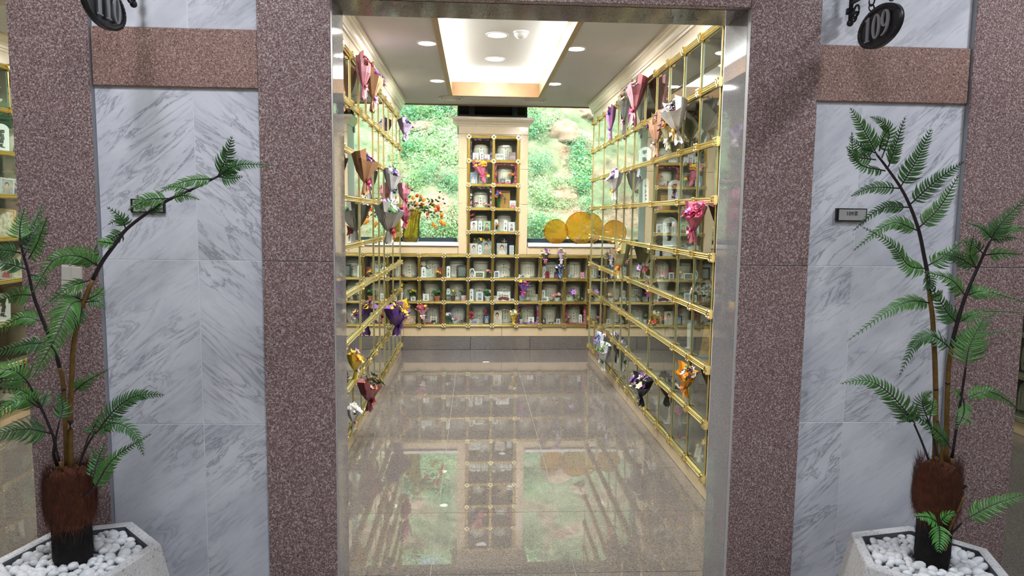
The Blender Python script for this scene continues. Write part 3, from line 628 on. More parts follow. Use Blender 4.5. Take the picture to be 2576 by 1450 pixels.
def pebble_mesh(seed):
    rr = random.Random(seed); bm = bmesh.new(); bmesh.ops.create_icosphere(bm, subdivisions=2, radius=1)
    sx, sy, sz = 1, rr.uniform(.62, .85), rr.uniform(.5, .66)
    for v in bm.verts: v.co *= 1+.22*mnoise.noise(v.co*.9+Vector((seed*3.7, 0, 0))); v.co.x *= sx; v.co.y *= sy; v.co.z *= sz
    me = bpy.data.meshes.new('white_pebble'); bm.to_mesh(me); bm.free(); me.materials.append(MATS['pebble_white']); me.polygons.foreach_set('use_smooth', [True]*len(me.polygons)); return me
PEB = [pebble_mesh(k) for k in range(6)]
def pebbles(cx, cy, ph, label, group, R=.196, tr=.058, n=140, H=.42, seed=0):
    rr = random.Random(seed); pts = []; tries = 0
    inside = lambda x, y: all(x*math.cos(R_(ph+30+60*k))+y*math.sin(R_(ph+30+60*k)) < R*.866-.012 for k in range(6))
    while len(pts) < n and tries < 60000:
        tries += 1; x, y = rr.uniform(-R, R), rr.uniform(-R, R); s = rr.uniform(.014, .025)
        if not inside(x, y) or math.hypot(x, y) < tr+s*.55: continue
        if any((x-a)**2+(y-b)**2 < (.62*(s+q))**2 for a, b, q in pts): continue
        pts.append((x, y, s))
    for (x, y, s) in pts:
        z = H-.022+.018*(1-math.hypot(x, y)/R)+rr.uniform(-.006, .008)
        tag(ob('white_pebble', rr.choice(PEB), None, (cx+x, cy+y, z), (rr.uniform(-.5, .5), rr.uniform(-.5, .5), rr.random()*6.28), s), label, 'pebble', group)
PL, PR = (-1.238, 2.15), (1.452, 2.055)
planter('white terrazzo hexagonal planter holding the arched fern', PL[0], PL[1], 15); planter('white terrazzo hexagonal planter holding the upright fern', PR[0], PR[1], 11)
pebbles(PL[0], PL[1], 15, 'smooth white pebble around the trunk of the arched fern', 'pebbles around the arched fern', seed=1)
pebbles(PR[0], PR[1], 11, 'smooth white pebble around the trunk of the upright fern', 'pebbles around the upright fern', seed=2)

# ------------------------------------------------------------------ tree ferns
def cat(pts, n):
    P = [pts[0]*2-pts[1]]+list(pts)+[pts[-1]*2-pts[-2]]; out = []; S = len(pts)-1
    for i in range(n+1):
        t = i/n*S; k = min(int(t), S-1); u = t-k; a, b, c, d = P[k:k+4]
        out.append(.5*((2*b)+(c-a)*u+(2*a-5*b+4*c-d)*u*u+(3*b-a-3*c+d)*u**3))
    return out
def frond_leaf(parent, org, pts, width, mat, seed, n=None, tilt=0):
    rr = random.Random(seed); L = sum((pts[i+1]-pts[i]).length for i in range(len(pts)-1)); n = n or max(9, int(L/.0092)); n = min(n, 30)
    cv = cat(pts, n+2); m = MB(); mid = cv[len(cv)//2]
    nrm = ((CAM_P-mid).normalized()+Vector((rr.uniform(-.5, .5), rr.uniform(-.2, .2), .35+rr.uniform(-.3, .3)))).normalized()
    m.tube([p-org for p in cv[::3]+[cv[-1]]], [.0022*(1-.7*i/(len(cv[::3]))) for i in range(len(cv[::3])+1)], 4, 1)
    step = L/(n+2)
    for i in range(2 if L > .07 else 1, n+2):
        t = i/(n+2); c = cv[i]; ax = (cv[min(i+1, n+2)]-cv[i-1]).normalized(); side = ax.cross(nrm).normalized(); nn = side.cross(ax)
        prof = min(1, .45+t*3.2)*((1-t)**.72)*.96+.05
        for s in (-1, 1):
            l = width*.5*prof*rr.uniform(.88, 1.1)*1.25; ang = R_(64-18*t+rr.uniform(-6, 6)); d = (ax*math.cos(ang)+side*(s*math.sin(ang))+nn*rr.uniform(-.22, .1)).normalized()
            wv = d.cross(nn).normalized(); hw = min(step*.36, l*.13)+.0004; c0 = c-org; dr = nn*(-.1*l)+Vector((0, 0, -.06*l))
            p1 = c0+d*l*.3; p2 = c0+d*l*.68+dr*.5; tip = c0+d*l+dr+ax*l*.16; up = nn*hw*.35
            m.add([c0-wv*hw*.55, c0+wv*hw*.55, p1+wv*hw, p1+up, p1-wv*hw, p2+wv*hw*.72, p2+up, p2-wv*hw*.72, tip],
                  [(0, 1, 3), (1, 2, 3), (0, 3, 4), (3, 2, 5, 6), (4, 3, 6, 7), (6, 5, 8), (7, 6, 8)])
    ob('frond_leaf', m.mesh('frond_leaf', [mat, 'fern_stalk']), parent)
def fern(name, label, org, trunk, stems, seed):
    rr = random.Random(seed); org = Vector(org); t = thing(name, label, 'fern', org)
    zb, zm, zt, rb, rt = trunk
    def fib(z0, z1, r, n, up, seed2, mat, nm):
        q = random.Random(seed2); m = MB()
        for k in range(n):
            a = q.random()*6.283; z = q.uniform(z0, z1); e = 1-abs((z-z0)/(z1-z0)-.5)**3*1.2; R0 = r*e*q.uniform(.94, 1.02); L = q.uniform(.02, .055); o_ = q.uniform(.001, .014)
            a2 = a+q.uniform(-.35, .35); d = 1 if q.random() < up else -1; w = .0008
            p = Vector((R0*math.cos(a), R0*math.sin(a), z)); p2 = Vector(((R0+o_)*math.cos(a2), (R0+o_)*math.sin(a2), z+L*d)); s = Vector((-math.sin(a), math.cos(a), 0))*w
            m.add([p-s, p+s, p2], [(0, 1, 2)])
        o = ob(nm, m.mesh(nm, mat), t); o['kind'] = 'stuff'
    ob('root_ball', MB().lathe([(rb*.9, zb-.03), (rb*1.02, zb+.02), (rb, (zb+zm)/2), (rb*1.02, zm), (rb*.7, zm+.02)], 20).mesh('root_ball', 'black_fibre', True), t)
    ob('fibre_collar', MB().lathe([(rt*.75, zm-.012), (rt*.96, zm+.03), (rt, (zm+zt)/2), (rt*.86, zt-.03), (rt*.55, zt), (rt*.2, zt+.006)], 20).mesh('fibre_collar', 'brown_fibre', True), t)
    fib(zb, zm, rb, 1500, .5, seed, 'black_fibre', 'root_fibre'); fib(zm-.01, zt, rt, 3600, .75, seed+1, 'brown_fibre', 'collar_fibre')
    sd = seed*100
    for (pts, Ya, Yb, r0, r1, tan, leaves) in stems:
        P = [atY(x, y, Ya+(Yb-Ya)*i/(len(pts)-1)) for i, (x, y) in enumerate(pts)]; cv = cat(P, 5*(len(pts)-1)); n = len(cv); m = MB(); k = max(2, int(n*tan)+1)
        R = [r0+(r1-r0)*i/(n-1) for i in range(n)]; m.tube([p-org for p in cv[:k]], R[:k], 7, 1)
        if k < n: m.tube([p-org for p in cv[k-1:]], R[k-1:], 7, 0)
        for i, p in enumerate(P[1:-1]): m.ball(p-org, r0*1.1 if i < 1 else r1*1.6, 0, 6, 4)
        so_ = ob('stalk', m.mesh('stalk', ['fern_stalk', 'fern_stalk_tan'], True), t)
        for (lp, wpx, *ex) in leaves:
            sd += 1; dY = ex[0] if ex else rr.uniform(-.09, .04); mat = ex[1] if len(ex) > 1 else rr.choice(['fern_leaf', 'fern_leaf', 'fern_leaf_deep'])
            b = min(P, key=lambda q: (q-atY(lp[0][0], lp[0][1], q.y)).length); Y = b.y
            Q = [atY(x, y, min(2.42, Y+dY*i/(len(lp)-1))) for i, (x, y) in enumerate(lp)]
            frond_leaf(so_, org, Q, wpx/FPX*Y, mat, sd)
LF = [
 ([(178, 1190), (177, 1060), (180, 955), (187, 855), (211, 760), (250, 671), (290, 614), (318, 577), (371, 536), (430, 500), (478, 479), (548, 444)], 2.13, 2.16, .0085, .0034, .42, [
   ([(548, 444), (568, 400), (584, 342)], 62), ([(545, 446), (600, 415), (690, 416)], 44), ([(548, 444), (580, 450), (612, 444)], 40), ([(540, 450), (470, 455), (395, 486)], 46),
   ([(478, 479), (440, 470), (405, 474)], 34), ([(430, 500), (465, 492), (502, 503)], 34), ([(430, 500), (372, 502), (322, 530)], 52, -.05), ([(371, 536), (350, 512), (346, 490)], 40), ([(371, 537), (395, 525), (412, 528)], 26),
   ([(316, 577), (306, 548), (268, 520)], 40), ([(318, 578), (300, 552), (272, 566)], 34), ([(318, 580), (285, 598), (252, 622)], 44), ([(290, 614), (265, 610), (245, 608)], 36),
   ([(248, 672), (235, 645), (247, 608)], 38), ([(246, 670), (200, 645), (135, 655), (80, 742)], 66, -.12), ([(247, 668), (195, 652), (160, 650)], 34),
   ([(225, 706), (170, 725), (105, 775)], 40), ([(211, 758), (244, 742), (262, 722)], 40), ([(211, 762), (245, 758), (266, 778)], 40),
   ([(206, 757), (176, 770), (140, 850), (75, 962)], 96, -.15), ([(206, 756), (182, 745), (160, 748)], 46), ([(208, 765), (200, 800), (180, 830)], 40),
   ([(187, 985), (215, 962), (272, 930)], 44, -.05), ([(180, 1010), (160, 1010), (135, 985)], 40)]),
 ([(168, 1190), (160, 980), (150, 925), (135, 875), (105, 800), (84, 742), (70, 680), (58, 640), (52, 610)], 2.15, 2.08, .007, .003, .25, [
   ([(52, 612), (50, 570), (62, 524)], 56), ([(72, 652), (95, 610), (120, 543)], 66), ([(62, 645), (80, 580), (112, 505)], 52, .12, 'fern_leaf_deep'), ([(60, 640), (95, 570), (120, 556)], 36, .1, 'fern_leaf_deep'),
   ([(52, 637), (20, 630), (-30, 628)], 56), ([(68, 678), (25, 665), (-35, 655)], 56), ([(84, 743), (40, 743), (-25, 765)], 62), ([(106, 808), (50, 800), (-30, 850)], 56), ([(118, 862), (60, 868), (-30, 892)], 66), ([(70, 690), (105, 700), (115, 730)], 36)]),
 ([(152, 1190), (135, 1145), (136, 1105), (103, 1026), (71, 964)], 2.12, 2.02, .0055, .003, .1, [
   ([(74, 966), (40, 935), (-25, 925)], 90), ([(72, 964), (40, 958), (-20, 962)], 50), ([(98, 1026), (50, 1005), (-35, 1062)], 72, -.1), ([(105, 1026), (112, 1005), (120, 982)], 40), ([(128, 1091), (60, 1080), (-40, 1100)], 92, -.1), ([(103, 1026), (60, 985), (-20, 975)], 50)]),
 ([(158, 1188), (140, 1120), (149, 1062)], 2.1, 2.06, .004, .0026, .2, [([(148, 1064), (158, 1030), (152, 990)], 52)]),
 ([(196, 1182), (215, 1130), (238, 1091)], 2.1, 2.05, .0045, .003, .05, [([(240, 1092), (290, 1030), (345, 995), (414, 994)], 66, -.02), ([(238, 1090), (285, 1064), (335, 1088), (362, 1147)], 58), ([(238, 1090), (225, 1082), (208, 1088)], 34)]),
 ([(190, 1185), (208, 1140), (222, 1100)], 2.16, 2.2, .0035, .0024, .6, [([(222, 1100), (240, 1070), (250, 1045)], 30)]),
 ([(205, 1245), (225, 1240), (236, 1228)], 2.09, 2.05, .004, .003, .05, [([(236, 1232), (285, 1155), (380, 1092)], 50, -.03), ([(232, 1215), (245, 1160), (266, 1112)], 50, .05, 'fern_leaf_deep'), ([(228, 1200), (235, 1150), (232, 1122)], 30, .08)]),
]
RF = [
 ([(2352, 1180), (2354, 980), (2347, 812), (2340, 755), (2334, 694), (2325, 645), (2311, 579), (2289, 518), (2265, 471), (2231, 422), (2205, 388)], 2.07, 2.05, .0085, .0032, .35, [
   ([(2205, 388), (2178, 335), (2138, 270)], 62), ([(2218, 398), (2238, 335), (2218, 305), (2188, 294)], 44), ([(2235, 420), (2252, 370), (2278, 292)], 52), ([(2265, 471), (2305, 405), (2344, 323)], 66), ([(2289, 515), (2355, 455), (2426, 406)], 56), ([(2312, 573), (2365, 520), (2412, 440)], 62),
   ([(2203, 402), (2150, 390), (2143, 332)], 44), ([(2227, 430), (2165, 415), (2129, 368)], 46), ([(2203, 385), (2170, 372), (2135, 345)], 44), ([(2212, 380), (2222, 345), (2242, 318)], 34),
   ([(2262, 474), (2195, 472), (2140, 494)], 44), ([(2286, 522), (2215, 525), (2145, 582)], 40), ([(2308, 580), (2240, 562), (2145, 632)], 50), ([(2330, 676), (2285, 668), (2245, 615), (2168, 570)], 60, -.08),
   ([(2340, 763), (2290, 758), (2230, 785), (2130, 860)], 56, -.1), ([(2335, 668), (2375, 645), (2438, 592)], 62), ([(2340, 752), (2362, 742), (2372, 730)], 30), ([(2332, 690), (2340, 715), (2322, 732)], 40)]),
 ([(2379, 1180), (2384, 965), (2393, 877), (2408, 812), (2429, 745), (2457, 680), (2475, 639), (2490, 608)], 2.07, 2.0, .008, .0034, .28, [
   ([(2490, 608), (2520, 560), (2592, 488)], 66), ([(2495, 600), (2470, 575), (2428, 559)], 46), ([(2500, 590), (2545, 572), (2592, 578)], 44), ([(2492, 605), (2530, 598), (2560, 600)], 30),
   ([(2474, 640), (2452, 618), (2424, 607)], 44), ([(2478, 642), (2520, 638), (2570, 640)], 44), ([(2457, 676), (2410, 648), (2356, 638)], 52), ([(2457, 676), (2440, 640), (2450, 590)], 52), 
   ([(2429, 745), (2390, 702), (2320, 684)], 60), ([(2432, 744), (2480, 734), (2590, 764)], 52), ([(2408, 815), (2375, 775), (2325, 692)], 66), ([(2412, 812), (2470, 785), (2590, 788)], 40),
   ([(2392, 877), (2345, 845), (2300, 868), (2262, 948)], 58), ([(2396, 877), (2450, 845), (2562, 830)], 44), ([(2400, 860), (2450, 835), (2505, 786)], 62, .1, 'fern_leaf_deep')]),
 ([(2391, 1178), (2410, 1050), (2425, 955), (2429, 925)], 2.05, 1.98, .0045, .003, .05, [
   ([(2429, 925), (2440, 870), (2475, 800)], 110), ([(2424, 1005), (2480, 985), (2530, 1005), (2572, 1042)], 50), ([(2422, 1004), (2405, 985), (2390, 988)], 36), ([(2424, 1006), (2425, 1040), (2405, 1082)], 46), ([(2420, 1050), (2440, 1062), (2438, 1072)], 30)]),
 ([(2340, 1168), (2318, 1110), (2300, 1068)], 2.02, 1.98, .0036, .0028, .05, [([(2302, 1066), (2284, 1043), (2240, 992), (2180, 957), (2113, 966)], 78, -.08), ([(2302, 1066), (2260, 1025), (2236, 1015)], 30)]),
 ([(2356, 1160), (2348, 1100), (2334, 1055)], 2.0, 1.97, .0036, .0028, .05, [([(2334, 1056), (2320, 1010), (2345, 985)], 62), ([(2392, 1128), (2360, 1088), (2300, 1048), (2255, 1068)], 52, -.06), ([(2338, 1060), (2345, 1025), (2350, 1000)], 40)]),
 ([(2370, 1175), (2366, 1110), (2358, 1060), (2350, 1040)], 2.03, 2.04, .005, .003, 1.0, []),
 ([(2385, 1352), (2405, 1332), (2420, 1316)], 2.01, 1.98, .0034, .003, 0, [([(2428, 1308), (2500, 1270), (2592, 1240)], 72)]),
 ([(2378, 1385), (2388, 1335), (2408, 1290), (2424, 1252)], 2.0, 1.97, .004, .003, 1.0, [
   ([(2362, 1312), (2364, 1350), (2362, 1392)], 62, -.06, 'fern_leaf_bright'), ([(2362, 1318), (2335, 1302), (2300, 1300)], 50, -.06, 'fern_leaf_bright'), ([(2362, 1318), (2380, 1298), (2404, 1291)], 44, -.06, 'fern_leaf_bright')]),
 ([(2405, 1240), (2420, 1230), (2432, 1222)], 2.03, 2.02, .0045, .0045, 0, []),
]
fern('tree_fern', 'artificial tree fern with one long arching stem, in the planter before the switch plate', (PL[0], PL[1]-.02, 0), (.41, .535, .70, .054, .073), LF, 3)
fern('tree_fern', 'artificial tree fern with upright stems, in the planter before the readable plaque', (1.468, 2.06, 0), (.41, .56, .725, .05, .069), RF, 7)

# ------------------------------------------------------------------ signs, plaques, switch
def digit(m, ch, x, h, y0, y1, mi=0):
    E = lambda cx, cz, a, b, n=24: [(x+(cx+a*math.cos(2*math.pi*k/n))*h, (cz+b*math.sin(2*math.pi*k/n))*h) for k in range(n)]
    if ch == '0': m.ring(E(0, 0, .29, .5), E(0, 0, .135, .44), y0, y1, mi)
    if ch == '1':
        m.extrude([(x+a*h, b*h) for a, b in ((-.17, -.5), (.17, -.5), (.17, -.455), (.075, -.43), (.075, .5), (.03, .5), (-.19, .4), (-.18, .36), (-.075, .385), (-.075, -.43), (-.17, -.455))], y0, y1, mi)
    if ch == '9':
        m.ring(E(0, .17, .28, .33), E(-.005, .17, .13, .275), y0, y1, mi)
        out = [(.28, .17), (.285, .0), (.24, -.2), (.13, -.37), (-.05, -.48), (-.2, -.5)]; inn = [(.13, .17), (.135, .0), (.115, -.17), (.04, -.31), (-.08, -.41), (-.2, -.46)]
        m.extrude([(x+a*h, b*h) for a, b in inn[::-1]+out][::-1], y0-.0003, y1, mi)
def hanging_sign(label, text, loc, rz, wall_side):
    """local x along the arm, wall at -x*wall_side"""
    t = thing('hanging_sign', label, 'sign', loc, (0, 0, rz)); n = 36; s = wall_side
    el = lambda a, b: [(a*math.cos(2*math.pi*k/n), b*math.sin(2*math.pi*k/n)) for k in range(n)]
    p = ob('plaque', MB().extrude(el(.109, .057), -.005, .005).mesh('plaque', 'sign_face'), t)
    m = MB(); m.ring(el(.118, .066), el(.105, .053), -.008, .008)
    for k in range(n): a = 2*math.pi*k/n; m.ball((.113*math.cos(a), -.006, .061*math.sin(a)), .0042, 0, 6, 4)
    ob('plaque_rim', m.mesh('plaque_rim', 'iron', True), p)
    L = MB()
    for k, ch in enumerate(text): digit(L, ch, (k-1)*.049, .078, -.015, -.0105)
    for k, ch in enumerate(text): digit(L, ch, -(k-1)*.049, .078, .0105, .015) if ch == '0' else None
    ob('numerals', L.mesh('numerals', 'silver_letter'), p)
    br = MB(); wx = -.185*s
    br.tube([(wx, 0, .062), (wx, 0, .30)], .0075, 8); br.tube([(wx, 0, .125), (.12*s, 0, .125)], .006, 8); br.ball((wx, 0, .06), .012, 0, 8, 6); br.ball((.125*s, 0, .125), .011, 0, 8, 6)
    br.box(min(wx, wx-.012*s), max(wx, wx-.012*s), -.012, .012, .09, .11); br.box(min(wx, wx-.012*s), max(wx, wx-.012*s), -.012, .012, .25, .27)
    ob('bracket', br.mesh('bracket', 'iron', True), t)
    sc_ = MB()
    for (cx, cz, r, a0, tr_) in ((wx+.035*s, .105-.012, .026, 2.6, 1.5), (wx+.026*s, .075, .02, 2.4, 1.4), (wx+.07*s, .16, .03, -2.4, -1.4)):
        pts = []
        for k in range(22): q = k/21; a = a0+tr_*2*math.pi*q; rr = r*(1-.72*q); pts.append((cx+s*rr*math.cos(a), 0, cz+rr*math.sin(a)))
        sc_.tube(pts, .0042, 6)
    ob('scroll', sc_.mesh('scroll', 'iron', True), t)
    for hx in (-.055, .055):
        r = MB(); r.tube([(hx+.017*math.cos(2*math.pi*k/14), 0, .1+.02*math.sin(2*math.pi*k/14)) for k in range(15)], .0028, 6); ob('ring', r.mesh('ring', 'iron', True), t)
        r = MB(); r.tube([(hx, .009*math.cos(2*math.pi*k/10), .074+.011*math.sin(2*math.pi*k/10)) for k in range(11)], .0025, 5); ob('eyelet', r.mesh('eyelet', 'iron', True), t)
hanging_sign('black oval hanging sign, fully in view, above the upright fern', '109', (1.293, 2.25, 2.108), -math.pi/2, 1)
hanging_sign('black oval hanging sign, cut by the top of the picture, above the arched fern', '110', (-1.117, 2.225, 2.098), math.pi/2, -1)
def text_mesh(s, size, depth, mat):
    cu = bpy.data.curves.new('lettering', 'FONT'); cu.body = s; cu.size = size; cu.extrude = depth; cu.align_x = 'CENTER'; cu.align_y = 'CENTER'
    o = bpy.data.objects.new('lettering', cu); COL.objects.link(o); bpy.context.view_layer.update()
    me = bpy.data.meshes.new_from_object(o.evaluated_get(bpy.context.evaluated_depsgraph_get())); bpy.data.objects.remove(o)
    me.materials.clear(); me.materials.append(MATS[mat]); return me
def plaque(label, txt, x, z):
    t = thing('room_plaque', label, 'plaque', (x, YF+.024, z)); W, H = .113, .047
    ob('frame', MB().slab(-W/2, W/2, -.012, 0, -H/2, H/2, .0015).mesh('frame', 'black_plastic'), t); ob('face', MB().slab(-W/2+.008, W/2-.005, -.0135, -.0121, -H/2+.004, H/2-.004, .0004).mesh('face', 'plate_silver'), t)
    ob('lettering', text_mesh(txt, .019, .0004, 'ink'), t, (0, -.0142, .004), (math.pi/2, 0, 0))
plaque('small black-framed silver plaque reading 109호 on the marble', '109호', 1.3555, 1.506); plaque('small black-framed silver plaque half hidden behind an arching fern leaf', '110호', -1.122, 1.506)
t = thing('wall_switch', 'ivory switch plate on the granite pillar behind the fern', 'switch', (-1.376, YF, 1.248), (0, R_(3), 0))
ob('plate', MB().slab(-.034, .034, -.009, 0, -.053, .053, .002).mesh('plate', 'switch_ivory'), t)
for sx in (-1, 1):
    for sz in (-1, 1): ob('rocker', MB().slab(sx*.0165-.0145, sx*.0165+.0145, -.012, -.0091, sz*.025-.0235, sz*.025+.0235, .0015).mesh('rocker', 'switch_ivory'), t)

# ------------------------------------------------------------------ things on the window sills
def bw(px, py, dy):
    """point on the plane dy behind the back wall face"""
    d = ray(px, py); n = Vector((-math.sin(SKA), math.cos(SKA), 0)); o = Vector((0, YB, 0))+n*dy; return CAM_P+d*((o-CAM_P).dot(n)/d.dot(n))
vb = bw(1033, 612, .12); vb.z = 1.19
t = thing('glass_vase', 'tall knobbly yellow glass vase on the window sill', 'vase', vb)
m = MB(); prof = [(.07, 0), (.088, .02), (.098, .08), (.09, .16), (.08, .24), (.078, .30), (.084, .365), (.077, .37), (.071, .3), (.073, .24), (.083, .16), (.09, .08), (.065, .015)]
m.lathe(prof, 22, 0, 0, 0, 0, False)
for i in range(len(m.v)): x, y, z = m.v[i]; k = 1+.05*math.sin(9*math.atan2(y, x)+z*40); m.v[i] = (x*k+.05*(z/.36)**2, y*k, z)
m.m = [0 if i < 22*6 else 1 for i in range(len(m.f))]
ob('body', m.mesh('body', ['yellow_glass', 'window_glass'], True), t)
m = MB()
for k in range(7): a = k*.9; m.tube([(.02*math.cos(a), .02*math.sin(a), .02), (.03*math.cos(a+1)+.03, .03*math.sin(a+1), .2), (.04*math.cos(a+.5)+.05, .03*math.sin(a), .38)], .003, 5)
ob('stems', m.mesh('stems', 'green_leaf' if 'green_leaf' in MATS else 'fern_stalk_tan'), t)
plain('orange_petal', (240, 150, 40), .5, var=.2); plain('red_orange_petal', (226, 96, 38), .5, var=.2); plain('green_leaf', (52, 120, 52), .5, var=.2); plain('dark_leaf', (46, 66, 50), .5, var=.2)
fo = bw(1045, 530, .12); t = thing('orange_blossom_spray', 'arching spray of orange blossoms and leaves in the yellow vase', 'flowers', fo)
c7 = lambda x, y, d=.12: bw(990+x/8.53, 470+y/8.53, d)
br = MB(); hub = c7(500, 470)
for (x, y) in ((415, 240), (280, 150), (640, 80), (650, 290), (955, 430), (1060, 340), (1035, 600), (900, 860), (1080, 800), (730, 580), (220, 460), (980, 140), (430, 90)):
    e = c7(x, y, .12+random.uniform(-.06, .06)); mid = (hub+e)*.5+Vector((0, 0, .05)); br.tube([p-fo for p in cat([hub, mid, e], 6)], .0014, 4)
ob('branches', br.mesh('branches', 'fern_stalk'), t)
for (x, y) in ((415, 240), (510, 190), (590, 220), (650, 290), (490, 370), (600, 385), (660, 425), (830, 370), (890, 420), (955, 430), (910, 510), (965, 490), (730, 580), (1035, 600), (1030, 660), (850, 810), (900, 860), (1010, 750), (1060, 790), (1100, 800), (270, 640)):
    p = c7(x, y, .12+random.uniform(-.06, .06)); b = MB()
    for k in range(5): a = k*1.2566; b.ball((.009*math.cos(a), .009*math.sin(a), 0), .014, 0, 5, 4, .8, .8, 1.5)
    ob('blossom', b.mesh('blossom', random.choice(['orange_petal', 'orange_petal', 'red_orange_petal']), True), t, p-fo, (random.uniform(-.8, .8), random.uniform(-.8, .8), random.random()*6))
def leafm(L, W):
    return cached(('leaf', L, W), lambda: MB().add([(0, 0, 0), (W/2, .003, L*.45), (0, -.004, L*.5), (-W/2, .003, L*.45), (0, .006, L)], [(0, 1, 2), (0, 2, 3), (2, 1, 4), (3, 2, 4)]).mesh('leaf', 'green_leaf'))
for (x, y, dk) in ((360, 330, 0), (590, 270, 0), (700, 245, 0), (590, 450, 0), (800, 450, 0), (850, 540, 0), (740, 650, 0), (970, 650, 0), (220, 460, 1), (280, 150, 1), (880, 265, 1), (960, 245, 1), (1040, 260, 1), (1070, 340, 1), (980, 140, 1), (430, 90, 1), (470, 510, 1), (300, 440, 1), (250, 380, 1), (690, 510, 1), (760, 540, 1), (640, 500, 1), (340, 560, 0), (420, 420, 1))+tuple((random.gauss(x_, 70), random.gauss(y_, 55), int(random.random() < .45)) for x_, y_ in ((350, 420), (300, 520), (480, 330), (620, 380), (700, 450), (820, 470), (900, 300), (560, 520), (250, 300), (780, 560), (950, 560)) for q_ in range(6)):
    p = c7(x, y, .12+random.uniform(-.06, .06)); q = MB().add([(0, 0, 0), (.011, .003, .02), (0, -.004, .023), (-.011, .003, .02), (0, .006, .046)], [(0, 1, 2), (0, 2, 3), (2, 1, 4), (3, 2, 4)])
    ob('leaf', q.mesh('leaf', 'dark_leaf' if dk else 'green_leaf'), t, p-fo, (random.uniform(-1, 1), random.uniform(-2.5, 2.5), 0))
def glass_plate(label, px, r, dy, tilt):
    c = bw(px, 600, dy); c.z = 1.19; t = thing('glass_plate', label, 'plate', c, (R_(tilt), 0, SKA)); n = 72; m = MB(); rings = [(.02, .0), (.25, .002), (.5, .006), (.75, .016), (.95, .032), (1.0, .036)]; vs = []; fs = []
    for side in (0, 1):
        for j, (q, dp) in enumerate(rings):
            for k in range(n):
                a = 2*math.pi*k/n; rr = r*q*(1+(.012*math.sin(9*a) if q == 1 else 0)); z = r+rr*math.sin(a); fl_ = .0022*q*(1 if k % 2 else -1)
                vs.append((rr*math.cos(a), -dp*r*3+fl_+side*.006, max(z, .008)))
    J = len(rings)
    for side in (0, 1):
        for j in range(J-1):
            for k in range(n): a, b = (side*J+j)*n+k, (side*J+j)*n+(k+1) % n; fs.append((a, b, b+n, a+n) if side else (a, a+n, b+n, b))
    for k in range(n): a, b = (J-1)*n+k, (J-1)*n+(k+1) % n; fs.append((a, b, b+J*n, a+J*n))
    m.add(vs, fs); m.m = [1 if n*(J-1) <= i < 2*n*(J-1) else 0 for i in range(len(m.f))]; ob('disc', m.mesh('disc', ['amber_glass', 'window_glass']), t)
    ob('foot', MB().slab(-r*.35, r*.35, -.03, .03, 0, .0085, .002).mesh('foot', 'amber_glass'), t)
    rm = MB(); rm.tube([(r*math.cos(2*math.pi*k/48), -.108*r+.003, max(.009, r+r*math.sin(2*math.pi*k/48))) for k in range(49)], .0035, 5); ob('rim', rm.mesh('rim', 'amber_glass', True), t)
glass_plate('smaller round orange ribbed glass plate standing on the window sill', 1398, .134, .06, -4); glass_plate('taller round orange ribbed glass plate standing on the window sill', 1461, .178, .13, -5)
fo = bw(1452, 612, .02); fo.z = 1.19; t = thing('flower_sprig', 'thin leafy sprig with tiny pink flowers before the taller orange plate', 'flowers', fo)
c8 = lambda x, y: bw(1330+x/11.15, 510+y/11.15, .01+random.uniform(-.015, .01)); m = MB(); hub = c8(1330, 1175)
for a in (((1330, 1175), (1480, 950), (1610, 850), (1590, 640)), ((1330, 1175), (1450, 1090), (1740, 1020)), ((1330, 1175), (1180, 1100), (1075, 1050)), ((1610, 850), (1740, 940)), ((1330, 1175), (1320, 1030))): m.tube([p-fo for p in cat([c8(*q) for q in a], 8)], .0015, 4)
ob('stems', m.mesh('stems', 'green_leaf'), t); m = MB(); l = MB()
for k in range(34): x, y = random.choice(((1580, 620), (1620, 680), (1590, 760), (1330, 1030), (1480, 960), (1640, 700))); p = c8(x+random.uniform(-90, 90), y+random.uniform(-45, 45))-fo; m.ball(p, .0045, 0, 5, 3)
for k in range(16): x, y = random.choice(((1180, 1080), (1560, 1060), (1660, 1000), (1400, 1080), (1640, 1060), (1620, 880))); p = c8(x+random.uniform(-70, 70), y+random.uniform(-30, 30))-fo; d = Vector((random.uniform(-1, 1), -.3, random.uniform(0, 1))).normalized()*.022; s = Vector((0, 0, .004)); l.add([p, p+d*.5+s, p+d, p+d*.5-s], [(0, 1, 2, 3)])
plain('pale_pink', (226, 170, 184), .5); plain('deep_red', (140, 30, 44), .4)
ob('blossoms', m.mesh('blossoms', 'pale_pink'), t); ob('leaves', l.mesh('leaves', 'green_leaf'), t); ob('bead', MB().ball(hub-fo+Vector((0, -.01, 0)), .016, 0, 10, 8).mesh('bead', 'deep_red', True), t)

